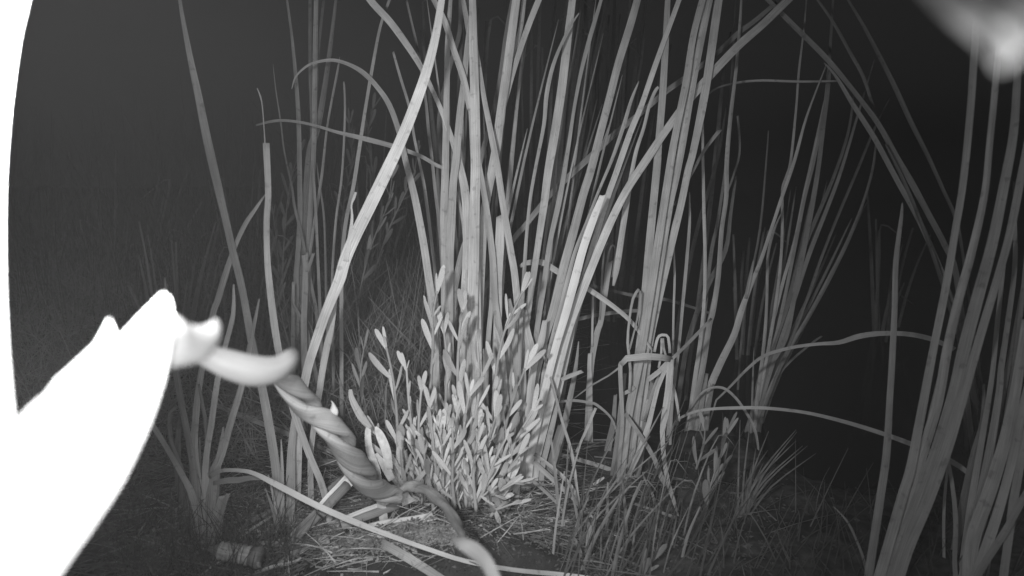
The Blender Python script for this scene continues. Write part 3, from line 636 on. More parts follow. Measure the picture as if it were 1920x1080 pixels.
LEAVES = {k: [leaf_mesh('leaf', 1.0, .105 + .028 * i, bnd, M[k]) for i, bnd in enumerate([.18, -.08, .35, .05, .22])] for k in ('shrub', 'dimleaf')}

def leafy_stem(root, pts, d, nleaf, Lpx, key='shrub', stemw=5, tipbunch=3, spread=(14, 40), inner=None):
    """pts photo pixels base->tip, d depth(s); leaves set alternately round the stem"""
    d = list(d) if hasattr(d, '__len__') else [d, d]
    n = len(pts)
    full = [(p[0], p[1], d[0] + (d[-1] - d[0]) * i / (n - 1)) for i, p in enumerate(pts)]
    dense = catmull(full, 5)
    W = [P(*q) for q in dense]
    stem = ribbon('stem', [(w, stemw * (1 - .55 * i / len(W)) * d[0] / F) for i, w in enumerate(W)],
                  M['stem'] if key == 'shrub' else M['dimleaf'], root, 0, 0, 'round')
    phase = random.random() * 6.28
    for k in range(nleaf):
        tip = k >= nleaf - tipbunch
        t = .12 + .86 * k / max(nleaf - 1, 1) if not tip else .97
        f = t * (len(W) - 1); i = min(int(f), len(W) - 2)
        p = W[i].lerp(W[i + 1], f - i)
        T = (W[i + 1] - W[i]).normalized()
        view = (cam.location - p).normalized()
        side = T.cross(view).normalized(); fr = side.cross(T)
        ang = phase + k * 2.4
        outd = side * math.cos(ang) + fr * math.sin(ang) * .8
        open_ = R(random.uniform(*spread)) if not tip else R(random.uniform(4, 26))
        D_ = (T * math.cos(open_) + outd * math.sin(open_)).normalized()
        up = (T - D_ * T.dot(D_)).normalized() if not tip else fr
        up = (up + fr * 1.6 + side * random.uniform(-.4, .4)); up = (up - D_ * up.dot(D_)).normalized()
        X = D_.cross(up)
        L = 1.15 * Lpx * random.uniform(.6, 1.35) * (1.0 if t < .8 else .8) * d[0] / F
        m = Matrix((X, D_, up)).transposed().to_4x4()
        if inner is not None:
            inner.append((Matrix.Translation(p) @ m @ Matrix.Diagonal((L, L, L, 1)), random.choice(LEAVES[key]))); continue
        lo = bpy.data.objects.new('leaf', random.choice(LEAVES[key])); col.objects.link(lo)
        lo.parent = root
        lo.matrix_parent_inverse = Matrix.Identity(4)
        mw = Matrix.Translation(p - root.location) @ m @ Matrix.Diagonal((L, L, L, 1))
        lo.matrix_basis = mw

HB_ = P(850, 950, 1.14); HB_.z = ground_z(HB_.x, HB_.y)
herb = thing('leafy_herb', 'bushy herb with many upright stems and small oblong leaves in the centre foreground', 'herb', HB_)
b0 = (850, 945)
stems = [
    ([b0, (818, 860), (806, 760), (812, 645), (811, 596), (820, 545)], 1.12, 16, 40),
    ([b0, (850, 820), (858, 700), (862, 620), (868, 580)], 1.14, 15, 42),
    ([b0, (905, 850), (925, 760), (938, 650), (957, 596), (980, 545)], 1.11, 17, 46),
    ([(830, 950), (765, 880), (745, 800), (738, 717), (724, 650)], 1.10, 13, 44),
    ([(830, 950), (780, 860), (768, 770), (762, 690)], 1.12, 12, 34),
    ([b0, (930, 880), (965, 830), (1000, 770)], 1.09, 12, 42),
    ([b0, (885, 820), (898, 730), (895, 640)], 1.10, 14, 42),
    ([b0, (840, 850), (835, 760), (838, 680), (832, 620)], 1.16, 13, 38),
    ([(830, 955), (770, 905), (732, 860), (708, 815)], 1.07, 8, 44),
    ([b0, (900, 900), (945, 890), (975, 850)], 1.06, 12, 42),
    ([b0, (915, 860), (955, 770), (985, 690)], 1.13, 13, 46),
    ([b0, (805, 880), (785, 810), (790, 730)], 1.09, 13, 36),
    ([(860, 955), (890, 930), (930, 925), (965, 905)], 1.05, 11, 36),
    ([b0, (860, 880), (870, 800), (880, 740)], 1.07, 13, 40),
    ([b0, (825, 890), (812, 830), (805, 760)], 1.06, 12, 36),
    ([b0, (885, 890), (915, 830), (930, 780)], 1.05, 12, 40),
    ([(860, 960), (900, 950), (930, 955), (960, 945)], 1.04, 10, 32),
    ([b0, (845, 900), (850, 850), (848, 800)], 1.04, 11, 38),
    ([(820, 950), (775, 915), (755, 880), (752, 840)], 1.05, 9, 40),
    ([b0, (890, 920), (925, 870), (950, 820)], 1.03, 11, 38),
    ([(850, 955), (880, 900), (890, 860), (895, 830)], 1.02, 10, 38),
    ([(845, 955), (815, 920), (800, 880), (795, 850)], 1.03, 9, 36),
]
for si_, (pts, d, nl, L) in enumerate(stems):      # the stems root apart, not in one point
    x0 = pts[0][0] + (pts[-1][0] - 850) * .62 + ((si_ * 37) % 50 - 25)
    m_ = ((pts[1][0] * .45 + (x0 + pts[-1][0]) * .275), pts[1][1])
    pts = [(x0, pts[0][1] + 8 - abs(x0 - 850) * .12), m_] + list(pts[2:])
    leafy_stem(herb, pts, [d + .02, d - .02], int(nl * 1.02), L * 1.12, stemw=8)
# the small crowded leaves inside the bush, past the ones that can be told apart
inner = []
for k in range(40):
    a = random.uniform(-1, 1)
    tx = 855 + a * 112; ty = 945 - random.uniform(40, 230) * (1 - .5 * abs(a))
    pts = [(855 + a * 78 + random.uniform(-12, 12), 955 - abs(a) * 14), (855 + a * 95, (945 + ty) / 2 + 12), (tx + random.uniform(-16, 16), ty)]
    dd0 = random.uniform(1.06, 1.2)
    leafy_stem(herb, pts, [dd0, dd0 - .02], 15, random.choice([24, 32, 42]), stemw=4, inner=inner)
V_, F_ = [], []
for mw, me in inner:
    b1 = len(V_)
    V_ += [mw @ v.co for v in me.vertices]
    F_ += [tuple(b1 + i for i in p.vertices) for p in me.polygons]
o = mesh_obj('small_leaves', V_, F_, M['shrub'], herb); o['kind'] = 'stuff'

# outlying sprouts
def sprout(label, pts, d, nl, L, key='shrub', **k):
    p = P(pts[0][0], pts[0][1], d)
    s = thing('herb_sprout', label, 'herb', p)
    leafy_stem(s, pts, d, nl, L, key, **k)
    return s
sprout('small dim sprout just left of the leafy herb', [(680, 760), (676, 700), (682, 655)], 1.2, 7, 36, 'dimleaf')
sp = thing('herb_sprout', 'pale curling sprout with a bright tip left of the leafy herb', 'herb', P(700, 870, 1.02))
blade(sp, [(705, 880), (692, 840), (690, 808), (694, 800)], [16, 13, 11, 8], 1.02, 'shrub', name='leaf')
blade(sp, [(696, 802), (680, 785), (668, 765), (659, 745), (657, 730)], [6, 14, 13, 10, 6], 1.0, 'blade', base=False, name='leaf', kind='flat')
blade(sp, [(690, 866), (684, 862), (679, 860)], [9, 11, 7], 0.98, 'dry', base=False, name='leaf')
blade(sp, [(730, 880), (724, 845), (712, 815), (704, 800)], [13, 17, 15, 4], 1.0, 'shrub', base=False, name='leaf', kind='flat')
blade(sp, [(735, 900), (722, 875), (705, 850)], [13, 15, 5], 1.0, 'shrub', base=False, name='leaf', kind='flat')
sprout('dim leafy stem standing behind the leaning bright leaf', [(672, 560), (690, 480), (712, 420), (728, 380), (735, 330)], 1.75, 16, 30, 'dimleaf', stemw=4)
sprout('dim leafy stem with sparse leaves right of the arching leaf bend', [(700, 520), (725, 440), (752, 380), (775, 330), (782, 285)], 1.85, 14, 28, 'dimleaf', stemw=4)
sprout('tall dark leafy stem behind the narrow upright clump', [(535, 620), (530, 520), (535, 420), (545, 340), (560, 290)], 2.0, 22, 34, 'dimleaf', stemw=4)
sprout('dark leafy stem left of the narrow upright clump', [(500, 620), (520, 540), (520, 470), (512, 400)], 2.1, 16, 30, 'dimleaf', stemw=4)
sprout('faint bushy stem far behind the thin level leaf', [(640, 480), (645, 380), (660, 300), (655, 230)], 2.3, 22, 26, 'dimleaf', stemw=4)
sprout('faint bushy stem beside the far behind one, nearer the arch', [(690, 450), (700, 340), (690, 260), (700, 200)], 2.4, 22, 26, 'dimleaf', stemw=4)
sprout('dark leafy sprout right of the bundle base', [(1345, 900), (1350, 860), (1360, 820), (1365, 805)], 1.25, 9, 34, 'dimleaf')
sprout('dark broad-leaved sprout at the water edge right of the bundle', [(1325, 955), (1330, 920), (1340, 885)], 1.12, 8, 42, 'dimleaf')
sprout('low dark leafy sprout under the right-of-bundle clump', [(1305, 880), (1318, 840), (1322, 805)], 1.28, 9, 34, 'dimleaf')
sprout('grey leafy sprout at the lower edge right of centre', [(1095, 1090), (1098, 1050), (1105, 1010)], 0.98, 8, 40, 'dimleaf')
sprout('short fat-leaved sprout at the bottom edge, right of centre', [(1190, 1100), (1205, 1075), (1225, 1050)], 0.95, 6, 48, 'dimleaf')
for k, (x, y, d) in enumerate([(575, 560, 1.5), (528, 560, 1.55)]):
    pass

# ================================================================== near, out-of-focus leaves
def sheet(name, sections, mat, parent=None, bulge=0.2, across=9, per=5, thick=0.0008):
    """ribbon from pairs of edge points ((x1,y1,d1),(x2,y2,d2)), bulging towards the viewer"""
    flat = [tuple(a) + tuple(b_) for a, b_ in sections]
    dense = catmull(flat, per)
    rows = []
    for q in dense:
        a = P(*q[:3]); b_ = P(*q[3:])
        rows.append((a, b_))
    n = len(rows); verts = []; uvs = []; faces = []
    for side in (0, 1):
        for i, (a, b_) in enumerate(rows):
            ac = (rows[max(i - 1, 0)][0] + rows[max(i - 1, 0)][1]) / 2; bc = (rows[min(i + 1, n - 1)][0] + rows[min(i + 1, n - 1)][1]) / 2
            T = (bc - ac).normalized(); N = T.cross(b_ - a)
            V = cam.location - (a + b_) / 2
            if N.length < 1e-7: N = V
            N.normalize()
            if N.dot(V) < 0: N = -N
            w = (b_ - a).length
            for j in range(across):
                t = j / (across - 1)
                q = a.lerp(b_, t) + N * (bulge * w * (1 - (2 * t - 1) ** 2)) - N * (thick * side * (.2 + 4 * t * (1 - t)))
                verts.append(q); uvs.append((t, i * .04))
    off = n * across
    for i in range(n - 1):
        for j in range(across - 1):
            a = i * across + j
            faces.append((a, a + 1, a + across + 1, a + across))
            faces.append((off + a, off + a + across, off + a + across + 1, off + a + 1))
        for j in (0, across - 1):
            a = i * across + j
            faces.append((a, a + across, off + a + across, off + a) if j == 0 else (a, off + a, off + a + across, a + across))
    for i in (0, n - 1):
        for j in range(across - 1):
            a = i * across + j
            faces.append((a, off + a, off + a + 1, a + 1) if i == 0 else (a, a + 1, off + a + 1, off + a))
    return mesh_obj(name, verts, faces, mat, parent, uvs)

# blown-out torn leaf, lower left: columns from the left frame edge to its right-hand curve
def torn_leaf():
    top = [(-200, 990), (-110, 900), (-40, 845), (28, 790), (55, 762), (88, 735), (104, 712), (125, 694), (150, 672), (178, 646), (194, 618), (205, 598), (213, 618), (221, 636), (240, 616), (262, 592), (285, 570), (305, 550), (318, 560), (326, 600)]
    bot = [(-200, 1300), (-110, 1290), (-40, 1270), (20, 1240), (40, 1180), (100, 1100), (120, 1070), (140, 1040), (165, 1005), (195, 960), (212, 935), (225, 913), (235, 895), (245, 875), (258, 848), (275, 810), (292, 765), (308, 715), (318, 670), (325, 625)]
    secs = []
    for i, (a, b_) in enumerate(zip(top, bot)):
        d = 0.200
        secs.append(((a[0], a[1], d), (b_[0], b_[1], d + .006)))
    return secs
o = sheet('torn_leaf', torn_leaf(), M['near'], bulge=0.0, per=1)
tag(o, 'blown-out white torn leaf close to the lens at the lower left', 'leaf')
# blown-out edge of another leaf along the left border
secs = []
for x, y in [(70, -90), (52, 0), (36, 70), (24, 150), (14, 240), (8, 330), (6, 430), (8, 540), (13, 640), (20, 720), (29, 800)]:
    secs.append(((x, y, .215), (x - 190, y + 10 + max(0, y - 640) * .3, .225)))
o = sheet('near_leaf', secs, M['near'], bulge=0.02, per=4)
tag(o, 'blown-out white leaf edge running down the left border of the view', 'leaf')

# coiled dead leaf
tw = thing('twisted_leaf', 'coiled dead leaf twisting from the blown-out leaf down to the herb', 'leaf', P(560, 760, .6))
def coil(secs, bulge=.28, mat='curl', per=5): return sheet('coil', secs, M[mat], tw, bulge, 11, per, .0012)
def S(x1, y1, x2, y2, d, e=None): return ((x1, y1, d), (x2, y2, d if e is None else e))
coil([S(270, 640, 262, 700, .214), S(322, 592, 322, 690, .216), S(356, 607, 362, 683, .222), S(380, 610, 390, 670, .228), S(398, 602, 409, 646, .234), S(404, 597, 414, 622, .238), S(403, 597, 411, 606, .240)], .20, 'curl3')
coil([S(350, 640, 352, 668, .33), S(380, 645, 385, 690, .34), S(430, 655, 428, 713, .35), S(478, 666, 476, 725, .36), S(515, 668, 518, 718, .37), S(538, 656, 546, 700, .38), S(548, 652, 558, 682, .39), S(549, 652, 557, 664, .395)], .26)
def strand2(path, turns, mat, phase, off=.5, rad=.66, flat=.7, n=100, k=14):
    """one of two leaf strands wound round each other along path (x, y, radius px, depth)"""
    dense = catmull(path, max(2, n // (len(path) - 1)))
    ax = [(P(x, y, d), r * d / F) for x, y, r, d in dense]; L = len(ax); cs = []
    for i, (p, r) in enumerate(ax):
        T = (ax[min(i + 1, L - 1)][0] - ax[max(i - 1, 0)][0]).normalized()
        V = cam.location - p; N = (V - T * V.dot(T)).normalized(); S_ = T.cross(N)
        a = phase + turns * 6.283 * i / (L - 1)
        O = S_ * math.cos(a) + N * math.sin(a)
        cs.append((p + O * r * off, O, r))
    verts, uvs, faces = [], [], []
    for i, (c, O, r) in enumerate(cs):
        T = (cs[min(i + 1, L - 1)][0] - cs[max(i - 1, 0)][0]).normalized()
        O = (O - T * O.dot(T)).normalized(); B = T.cross(O)
        wob = 1 + .07 * noise.noise(Vector((i * .13, phase, 0)))
        for j in range(k):
            t = 6.283 * j / k
            verts.append(c + O * (math.cos(t) * r * rad * flat * wob) + B * (math.sin(t) * r * rad * 1.25 * wob)); uvs.append((j / k * 2, i * .02))
    for i in range(L - 1):
        for j in range(k):
            j2 = (j + 1) % k
            faces.append((i * k + j, i * k + j2, (i + 1) * k + j2, (i + 1) * k + j))
    faces.append(tuple(reversed(range(k)))); faces.append(tuple((L - 1) * k + j for j in range(k)))
    return mesh_obj('strand', verts, faces, M[mat], tw, uvs)
def rope(path, turns, mat, aspect=.62, n=90, k=20, phase=0.0):
    """a leaf twisted tightly on itself: flattened section that turns along its path, creased where the edges meet"""
    dense = catmull(path, max(2, n // (len(path) - 1)))
    pts = [(P(x, y, d), r * d / F) for x, y, r, d in dense]
    verts, uvs, faces = [], [], []
    L = len(pts)
    for i, (p, r) in enumerate(pts):
        T = (pts[min(i + 1, L - 1)][0] - pts[max(i - 1, 0)][0]).normalized()
        V = cam.location - p; N = (V - T * V.dot(T)).normalized(); S_ = T.cross(N)
        rot = phase + turns * 6.283 * i / (L - 1)
        for j in range(k):
            a = 6.283 * j / k
            b_ = a - rot
            cr = math.exp(-((math.cos(b_ * .5)) ** 2) / .012) + .8 * math.exp(-((math.cos((b_ - 2.3) * .5)) ** 2) / .008)
            rr = r * (math.sqrt((math.cos(b_ * 1.0)) ** 2 + (aspect * math.sin(b_)) ** 2) * (1 - .26 * cr) + .12)
            verts.append(p + (S_ * math.cos(a) + N * math.sin(a)) * rr); uvs.append((j / k, i * .03))
    for i in range(L - 1):
        for j in range(k):
            j2 = (j + 1) % k
            faces.append((i * k + j, i * k + j2, (i + 1) * k + j2, (i + 1) * k + j))
    faces.append(tuple(reversed(range(k)))); faces.append(tuple((L - 1) * k + j for j in range(k)))
    return mesh_obj('coil', verts, faces, M[mat], tw, uvs)
PATH = [(518, 690, 18, .64), (538, 716, 23, .70), (570, 755, 25, .76), (610, 790, 24, .80), (640, 826, 25, .84), (662, 866, 26, .88), (688, 900, 25, .92), (718, 922, 20, .96), (750, 932, 12, .98)]
strand2(PATH, 2.1, 'curl2', .4)
strand2(PATH, 2.1, 'curl2', 3.54)
rope([(740, 926, 9, 1.0), (765, 913, 10, 1.0), (795, 918, 11, .98), (825, 940, 11, .90), (850, 972, 10, .78), (866, 1004, 8, .62), (872, 1016, 5, .52)], 2.2, 'curl2', aspect=.6)
coil([S(848, 1006, 845, 1012, .42), S(872, 1008, 856, 1026, .40), S(896, 1018, 880, 1044, .385), S(918, 1040, 900, 1062, .37), S(932, 1066, 912, 1082, .36), S(944, 1096, 926, 1106, .35), S(950, 1130, 936, 1136, .34)], .12, 'curl3')
tip_o = sheet('torn_edge', [S(618, 770, 632, 780, .79), S(622, 758, 634, 770, .79), S(620, 750, 625, 754, .79)], M['curl2'], tw, .2, 5, 3)

# blurred leaf hanging into the top right corner
nl = thing('near_hanging_leaf', 'soft blurred grey leaf end hanging close to the lens in the top right corner', 'leaf', P(1850, -40, .08))
blm = grey_mat('near_hanging_leaf_skin', 0.12, 0.15, objvar=0, bump=0.0)
blm2 = grey_mat('near_hanging_leaf_ridge', 0.42, 0.1, objvar=0, bump=0.0)
sheet('blade', [S(1630, -140, 2000, -160, .080), S(1715, -35, 1985, -45, .078), S(1775, 28, 1980, 10, .076), S(1825, 72, 1970, 48, .075), S(1858, 106, 1935, 84, .074), S(1872, 130, 1890, 124, .074)], blm, nl, .10, 9, 5)
sheet('ridge', [S(1850, 20, 1868, 12, .070), S(1868, 48, 1890, 38, .069), S(1888, 80, 1906, 70, .069), S(1905, 108, 1914, 104, .069)], blm2, nl, .2, 7, 4)

# ================================================================== fallen things on the ground
def fallen(label, pts, w, d, mat='dull', name='fallen_leaf', cat='fallen leaf', **k):
    t = thing(name, label, cat, P(pts[0][0], pts[0][1], d[0]))
    blade(t, pts, w, d, mat, base=False, name='blade', **k)
gd = ground_depth
fallen('short bent leaf below the long fallen one, joined at its bend', [(400, 906), (425, 901), (447, 900), (470, 896), (492, 898)], [8, 11, 11, 9, 5], [1.02, 1.0], 'dull')
fallen('straight fallen reed sloping down behind the left clumps', [(395, 755), (447, 777), (493, 795), (543, 815), (600, 838), (630, 852)], [8, 9, 9, 9, 8, 7], [1.42, 1.35], 'blade')
fallen('thin fallen reed above the straight one in the left grass', [(410, 722), (450, 742), (490, 770)], [5, 5, 4], [1.5, 1.48], 'dull')
fallen('long thin fallen stem lying behind the lower right of the herb', [(1048, 852), (1120, 872), (1171, 891), (1246, 919)], [7, 8, 8, 6], [1.32, 1.25], 'dull')
fallen('thin stem lying on the mud in line below the drooping leaf tip', [(1190, 945), (1230, 958), (1268, 971)], [4, 5, 6], [1.12, 1.1], 'dull')
fallen('small bright straw fragment right of the herb', [(1112, 909), (1122, 902), (1133, 895)], [4, 6, 3], [1.15, 1.15], 'dry')
fallen('small bright broken reed leaning at the black gap', [(1080, 848), (1098, 809), (1117, 765)], [4, 5, 5], [1.3, 1.3], 'blade')
fallen('thin straw slanting on the mud at the far bottom right', [(1360, 1085), (1420, 1052), (1483, 1026)], [3, 4, 3], [1.0, 1.02], 'dull')
fallen('pale curved straw at the bottom left', [(478, 1074), (515, 1062), (548, 1055), (565, 1046)], [6, 7, 6, 3], [.94, .95], 'blade')
fallen('flat dry leaf strip lying left of the broken stalks', [(425, 1012), (450, 992), (480, 972), (512, 955)], [9, 9, 8, 6], [1.04, 1.08], 'dull')
fallen('narrow dry strip beside the flat dry leaf strip', [(440, 1015), (475, 990), (515, 965)], [5, 5, 4], [1.02, 1.06], 'blade')
fallen('dim straw lying by the right front clump base', [(1695, 1070), (1730, 1073), (1765, 1080)], [5, 6, 5], [.95, .94], 'dull')

def stalk(label, p0, p1, w, mat='pale', kindcut=True):
    t = thing('broken_stalk', label, 'stalk', P(*p0))
    a, b_ = P(*p0), P(*p1)
    pts = [(a.lerp(b_, k / 6) + Vector((0, 0, .001 * math.sin(k))), w * (p0[2] + (p1[2] - p0[2]) * k / 6) / F) for k in range(7)]
    # half-pipe stalk with pith
    ribbon('stalk', pts, M[mat], t, R(random.uniform(-12, 12)), 0, 'keel', cut=True)
    pts2 = [(q - Vector((0, 0, .004)), ww * .85) for q, ww in pts[:-1]]
    ribbon('underside', pts2, M['dull'], t, 0, 0, 'round')
    return t
stalk('thick broken stalk piece pointing up right, left of the twisted leaf foot', (600, 960, 1.03), (660, 892, 1.08), 24)
stalk('long pale broken stalk lying in front of the herb base', (640, 982, 1.0), (772, 930, 1.05), 21)
stalk('shorter pale broken stalk lying in front of the longer one', (690, 990, .98), (814, 967, 1.0), 15)
stalk('grey broken stalk slanting up from the mud at the foot of the second clump', (545, 1015, 1.02), (612, 945, 1.05), 20, 'dull')
stalk('short grey stub behind the thick broken stalk', (605, 930, 1.08), (642, 894, 1.12), 9, 'dull')

# ribbed broken stem segment
seg = thing('stem_segment', 'short ribbed grey stem segment lying at the bottom left', 'stem segment', P(450, 1040, .93))
a, b_ = P(412, 1032, .93), P(486, 1046, .925)
for nm, s0, s1, rr in [('core', 0, 1, .0125)]:
    wp = []
    for k in range(25):
        t = k / 24
        wp.append((a.lerp(b_, t), 2 * (rr + .0009 * math.sin(t * 46) - (.002 if k in (0, 24) else 0))))
    ribbon(nm, wp, M['blade'], seg, 0, 0, 'round', cut=True)
ribbon('end_cap', [(b_.lerp(a, .2), .027), (b_, .030), (b_ + (b_ - a) * .04, .026)], M['dull'], seg, 0, 0, 'round')
ribbon('torn_end', [(a, .018), (a + (a - b_) * .12, .012), (a + (a - b_) * .3, .004)], M['dull'], seg, .3, 0, 'flat')

def pebble(name, label, cat, c, r, mat, sq=(1, 1, .7), seed=0, sub=3, rough=.12, kind=None):
    import bmesh
    bm = bmesh.new(); bmesh.ops.create_icosphere(bm, subdivisions=sub, radius=1)
    for v in bm.verts:
        n_ = noise.noise(v.co * 1.3 + Vector((seed, 0, 0))) * rough * 2 + noise.noise(v.co * 4 + Vector((seed, 3, 0))) * rough * .5
        v.co = v.co * (1 + n_)
        v.co = Vector((v.co.x * sq[0] * r, v.co.y * sq[1] * r, v.co.z * sq[2] * r))
    me = bpy.data.meshes.new(name); bm.to_mesh(me); bm.free()
    me.polygons.foreach_set('use_smooth', [True] * len(me.polygons)); me.materials.append(M[mat])
    o = bpy.data.objects.new(name, me); col.objects.link(o); o.location = c
    tag(o, label, cat)
    return o
pebble('snail_shell', 'small round pale shell on the litter left of the broken stalks', 'shell', P(607, 1012, 1.0), .0085, 'litter2', (1.1, 1, .8), 3, 3, .16)
pebble('pebble', 'tiny pale pebble on the dark mud right of the stone', 'pebble', P(1033, 1022, 1.03), .0035, 'blade', (1, 1, .9), 5, 2, .1)
pebble('pebble', 'tiny flat pale pebble at the right shoulder of the stone', 'pebble', P(1002, 1036, 1.0), .005, 'blade', (1.2, 1, .6), 6, 2, .1)
st_c = P(815, 1110, .93)
STONE = pebble('stone', 'smooth dark rounded stone at the bottom centre partly covered by leaf crumbs', 'stone', (st_c.x, st_c.y + .03, -.03), .185, 'stone', (.98, .62, .46), 11, 6, .075)

# ------------------------------------------------------------------ uncountable litter, grass and crumbs
def strands(name, n, place, mat, seg=3):
    """place() -> (base point, direction, length, width, droop)"""
    verts, faces = [], []
    for _ in range(n):
        r = place()
        if r is None: continue
        p, D_, L, w, droop = r
        side = D_.cross(Vector((random.uniform(-.4, .4), -1, random.uniform(-.3, .3)))).normalized() * w * .5
        bk = D_.cross(side).normalized() * w * .35
        bend = Vector((random.uniform(-1, 1), random.uniform(-1, 1), -.6)) * droop * L
        base = len(verts)
        for i in range(seg + 1):
            t = i / seg
            c = p + D_ * L * t + bend * t * t
            f = 1 - .75 * t
            verts += [c - side * f, c + side * f, c + bk * f]
        for i in range(seg):
            a = base + i * 3
            for j in range(3):
                j2 = (j + 1) % 3
                faces.append((a + j, a + j2, a + 3 + j2, a + 3 + j))
    o = mesh_obj(name, verts, faces, mat, smooth=False)
    o['kind'] = 'stuff'
    return o

def litter_place():
    y = random.uniform(.75, 3.4) if random.random() < .5 else random.uniform(.8, 1.7)
    x = random.uniform(-1.0, .55) * max(y * .75, .8)
    if y > 1.35 and x > .02: return None
    z = ground_z(x, y) + random.uniform(.0, .018)
    a = random.uniform(0, math.pi * 2)
    D_ = Vector((math.cos(a), math.sin(a), random.uniform(-.05, .25))).normalized()
    dens = noise.noise(Vector((x * 3, y * 3, 0)))
    if x > .12 and random.random() < .97: return None
    return Vector((x, y, z)), D_, random.uniform(.03, .16), random.uniform(.0008, .0032), random.uniform(0, .25)
strands('straw_litter', 7000, litter_place, M['litter'])

def mat_place():   # tangled dry grass on the left bank
    y = random.uniform(1.25, 3.8)
    x = random.uniform(-.62 * y - .2, min(.10, -.0 + .02 * y))
    if y < 1.5 and x > -.05: return None
    z = ground_z(x, y)
    a = random.uniform(0, math.pi * 2); e = random.uniform(.1, 1.4)
    D_ = Vector((math.cos(a) * math.cos(e), math.sin(a) * math.cos(e) * .5, math.sin(e))).normalized()
    return Vector((x, y, z)), D_, random.uniform(.10, .32) * (1 + .25 * (y > 2.2)), random.choice([.0009, .0013, .0018, .0034]), random.uniform(.1, .7)
strands('dry_grass', 9000, mat_place, M['hay'], 4)

def tall_place():
    y = random.uniform(2.2, 4.5)
    x = random.uniform(-.75 * y, -.05 * y)
    z = ground_z(x, y)
    D_ = Vector((random.gauss(0, .16), random.gauss(0, .1), 1)).normalized()
    return Vector((x, y, z)), D_, random.uniform(.3, .85), random.uniform(.0012, .0035), random.uniform(0, .25)
def brush_place():   # the thin tangle right behind the leaning bright leaf
    y = random.uniform(1.45, 2.3); x = random.uniform(-.30, -.04) * y
    D_ = Vector((random.gauss(0, .55), random.gauss(0, .3), 1)).normalized()
    return Vector((x, y, ground_z(x, y))), D_, random.uniform(.08, .42), random.choice([.001, .0014, .002, .003]), random.uniform(0, .6)
strands('tangled_brush', 1300, brush_place, M['hay'], 5)
strands('tall_thin_grass', 1600, tall_place, M['grass'], 5)

def rush_place():  # fine grass slanting right below the bundle
    px = random.uniform(1040, 1330); py = random.uniform(960, 1150)
    d = gd(px, min(py, 1100))
    p = P(px, py, d); p.z = ground_z(p.x, p.y)
    D_ = Vector((random.gauss(.28, .16), random.gauss(0, .2), 1)).normalized()
    return p, D_, random.uniform(.06, .22), random.uniform(.0012, .0034), random.uniform(0, .2)
strands('fine_green_grass', 60, rush_place, M['grass'], 5)

def left_tuft_place():
    px = random.uniform(230, 560); py = random.uniform(960, 1120)
    d = gd(px, py)
    p = P(px, py, d); p.z = ground_z(p.x, p.y)
    D_ = Vector((random.gauss(0, .5), random.gauss(0, .3), 1)).normalized()
    return p, D_, random.uniform(.02, .12), random.uniform(.0008, .0025), random.uniform(0, .4)
strands('short_grass', 700, left_tuft_place, M['grass'], 4)

def right_place():
    px = random.uniform(1330, 1900); py = random.uniform(960, 1150)
    p = P(px, py, gd(px, py)); p.z = ground_z(p.x, p.y)
    D_ = Vector((random.gauss(0.1, .35), random.gauss(0, .3), 1)).normalized()
    return p, D_, random.uniform(.02, .14), random.uniform(.0008, .0024), random.uniform(0, .4)
strands('sparse_grass', 170, right_place, M['grass'], 4)

# crumbs, chopped straw and dead bits lying on the stone and round the broken stalks
from mathutils.bvhtree import BVHTree
def surface_trees():
    out = []
    for ob in (STONE, bpy.data.objects['ground']):
        mw = Matrix.Translation(ob.location)
        out.append(BVHTree.FromPolygons([mw @ v.co for v in ob.data.vertices], [tuple(p.vertices) for p in ob.data.polygons]))
    return out
TREES = surface_trees()
def hit(px, py):
    D_ = (P(px, py, 1.0) - cam.location).normalized(); best = None
    for t in TREES:
        loc, nrm, idx, dist = t.ray_cast(cam.location, D_)
        if loc is not None and (best is None or dist < best[1]): best = (loc, dist, nrm)
    return best
def crumbs(name, n, cx, cy, sx, sy, smin, smax, mat, lift=.004):
    verts, faces = [], []
    for _ in range(n):
        h = hit(random.gauss(cx, sx), random.gauss(cy, sy))
        if h is None: continue
        p = h[0] + Vector((0, 0, random.uniform(0, lift)))
        s = random.uniform(smin, smax)
        a = Vector((random.uniform(-1, 1), random.uniform(-1, 1), random.uniform(-.4, .4))).normalized() * s
        b2 = Vector((random.uniform(-1, 1), random.uniform(-1, 1), random.uniform(-.4, .8))).normalized() * s * .5
        k = len(verts)
        verts += [p - a, p + b2, p + a, p - b2, p + Vector((0, 0, s * .5))]
        faces += [(k, k + 1, k + 4), (k + 1, k + 2, k + 4), (k + 2, k + 3, k + 4), (k + 3, k, k + 4)]
    o = mesh_obj(name, verts, faces, M[mat], smooth=False); o['kind'] = 'stuff'
crumbs('leaf_crumbs', 2600, 800, 1000, 42, 15, .0010, .0034, 'crumb')
crumbs('leaf_crumbs', 2200, 655, 1000, 60, 24, .0012, .006, 'litter', .012)
crumbs('soil_crumbs', 2200, 820, 1050, 170, 40, .0006, .0022, 'stone', .002)
crumbs('soil_crumbs', 3000, 1150, 980, 190, 60, .0010, .005, 'crumb2', .003)
crumbs('soil_crumbs', 1800, 420, 1020, 110, 40, .0010, .005, 'crumb2', .003)
def straw_at(cx, cy, sx, sy, lmin, lmax, wmin, wmax, up=(-.05, .35)):
    def f():
        h = hit(random.gauss(cx, sx), random.gauss(cy, sy))
        if h is None: return None
        a = random.uniform(0, 6.283)
        D_ = Vector((math.cos(a), math.sin(a), random.uniform(*up))).normalized()
        return h[0] + Vector((0, 0, .002)), D_, random.uniform(lmin, lmax), random.uniform(wmin, wmax), random.uniform(0, .3)
    return f
strands('chopped_straw', 1100, straw_at(665, 975, 75, 38, .01, .07, .0008, .003), M['straw'])
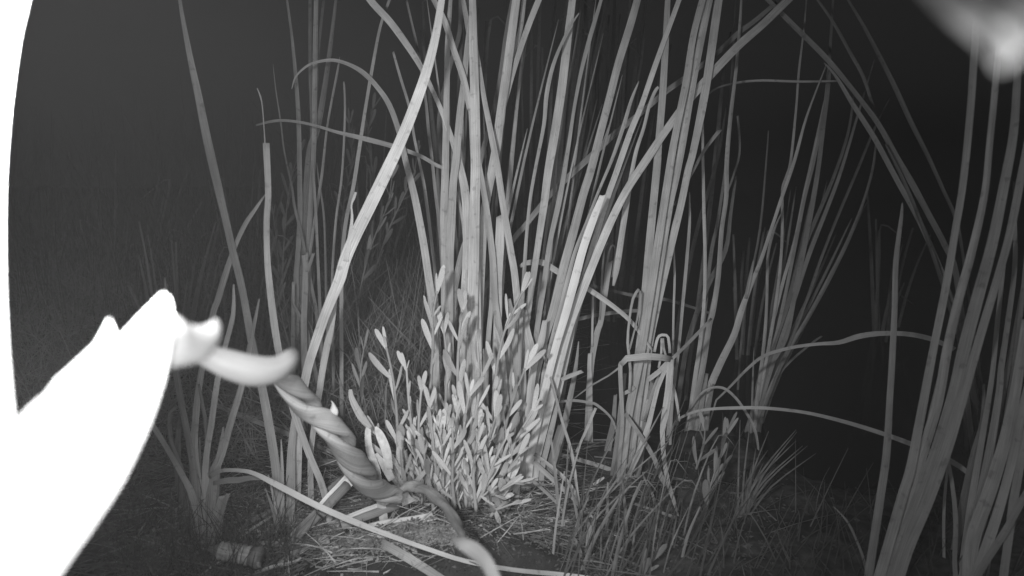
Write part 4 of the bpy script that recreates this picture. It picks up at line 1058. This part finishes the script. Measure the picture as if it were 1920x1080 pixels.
strands('chopped_straw', 380, straw_at(440, 985, 100, 50, .03, .10, .001, .004, (-.05, .6)), M['straw'])
strands('chopped_straw', 260, straw_at(960, 960, 70, 30, .02, .08, .001, .003, (-.05, .5)), M['straw'])
strands('chopped_straw', 160, straw_at(900, 1000, 70, 14, .01, .04, .0006, .002), M['litter'])
strands('dead_leaf_bits', 40, straw_at(1180, 960, 130, 50, .03, .12, .002, .006, (-.03, .15)), M['litter'])
def rest(pts, lift, first=None):
    out = []
    for i, (x, y) in enumerate(pts):
        h = hit(x, y); q = h[0]
        d = (q - cam.location).dot(Vector((0, COSP, -SINP)))
        out.append(d - lift)
    if first: out[:len(first)] = first
    return out
lp = [(392, 895), (413, 883), (447, 882), (477, 888), (527, 913), (593, 947), (656, 975), (728, 1003), (801, 1029), (873, 1052), (960, 1068), (1060, 1078), (1120, 1086)]
fallen('long bent leaf fallen across the bottom left, running out past the stone', lp, [7, 7, 7, 8, 11, 11, 11, 9, 8, 8, 8, 8, 7], rest(lp, .02, [1.03, 1.0, .98, .97, .96, .95, .94, .91, .88]), 'dry', kind='flat', yaw=0, twist=0)
lp = [(600, 962), (630, 978), (661, 993), (728, 1025), (789, 1061), (825, 1084), (860, 1105)]
fallen('broad fallen leaf running off the bottom edge left of the stone top', lp, [11, 14, 15, 16, 16, 15, 14], rest(lp, .02), 'blade', kind='flat', yaw=0, twist=0)
# dead leaves fallen about the stem bases on the left, each one countable
for px, py, a, L_, lab in [
        (330, 930, .5, .09, 'dull leaf scrap lying under the leftmost leaves of the lower-left clump'),
        (470, 945, -.4, .11, 'dull leaf scrap lying between the two front clumps on the left'),
        (505, 1035, .2, .07, 'short leaf scrap lying just right of the ribbed stem segment'),
        (345, 1050, -.6, .10, 'leaf scrap lying left of the ribbed stem segment near the bottom edge'),
        (560, 1050, .8, .06, 'small leaf scrap lying below the round pale shell'),
        (600, 880, .3, .08, 'leaf scrap lying behind the broken stalks, under the twisted leaf')]:
    h = hit(px, py)
    d_ = Vector((math.cos(a), math.sin(a), 0)) * L_
    t = thing('dead_leaf', lab, 'dead leaf', h[0], group='leaf scraps in the litter at the lower left')
    q = h[0] + Vector((0, 0, .006))
    ribbon('scrap', [(q - d_ * .5, .004), (q - d_ * .15 + Vector((0, 0, .006)), .009), (q + d_ * .2 + Vector((0, 0, .004)), .008), (q + d_ * .5, .002)], M['dull'], t, R(random.uniform(-20, 20)), 0, 'flat')

# ------------------------------------------------------------------ added scattering volume, stands in for lens glare and lifted blacks
HZ = 0.0145
hm = bpy.data.materials.new('glare_volume'); hm.use_nodes = True
hn = hm.node_tree.nodes; hn.remove(hn['Principled BSDF'])
pv = hn.new('ShaderNodeVolumePrincipled'); pv.inputs['Color'].default_value = (.9, .9, .9, 1); pv.inputs['Density'].default_value = HZ
hm.node_tree.links.new(pv.outputs[0], hn['Material Output'].inputs['Volume'])
x0, x1, y0, y1, z0, z1 = -9, 9, -2, 14, -1.4, 3.0
hv = [(x, y, z) for x in (x0, x1) for y in (y0, y1) for z in (z0, z1)]
hf = [(0, 1, 3, 2), (4, 6, 7, 5), (0, 4, 5, 1), (2, 3, 7, 6), (0, 2, 6, 4), (1, 5, 7, 3)]
hz = mesh_obj('glare_haze', hv, hf, hm, smooth=False); hz['kind'] = 'stuff'
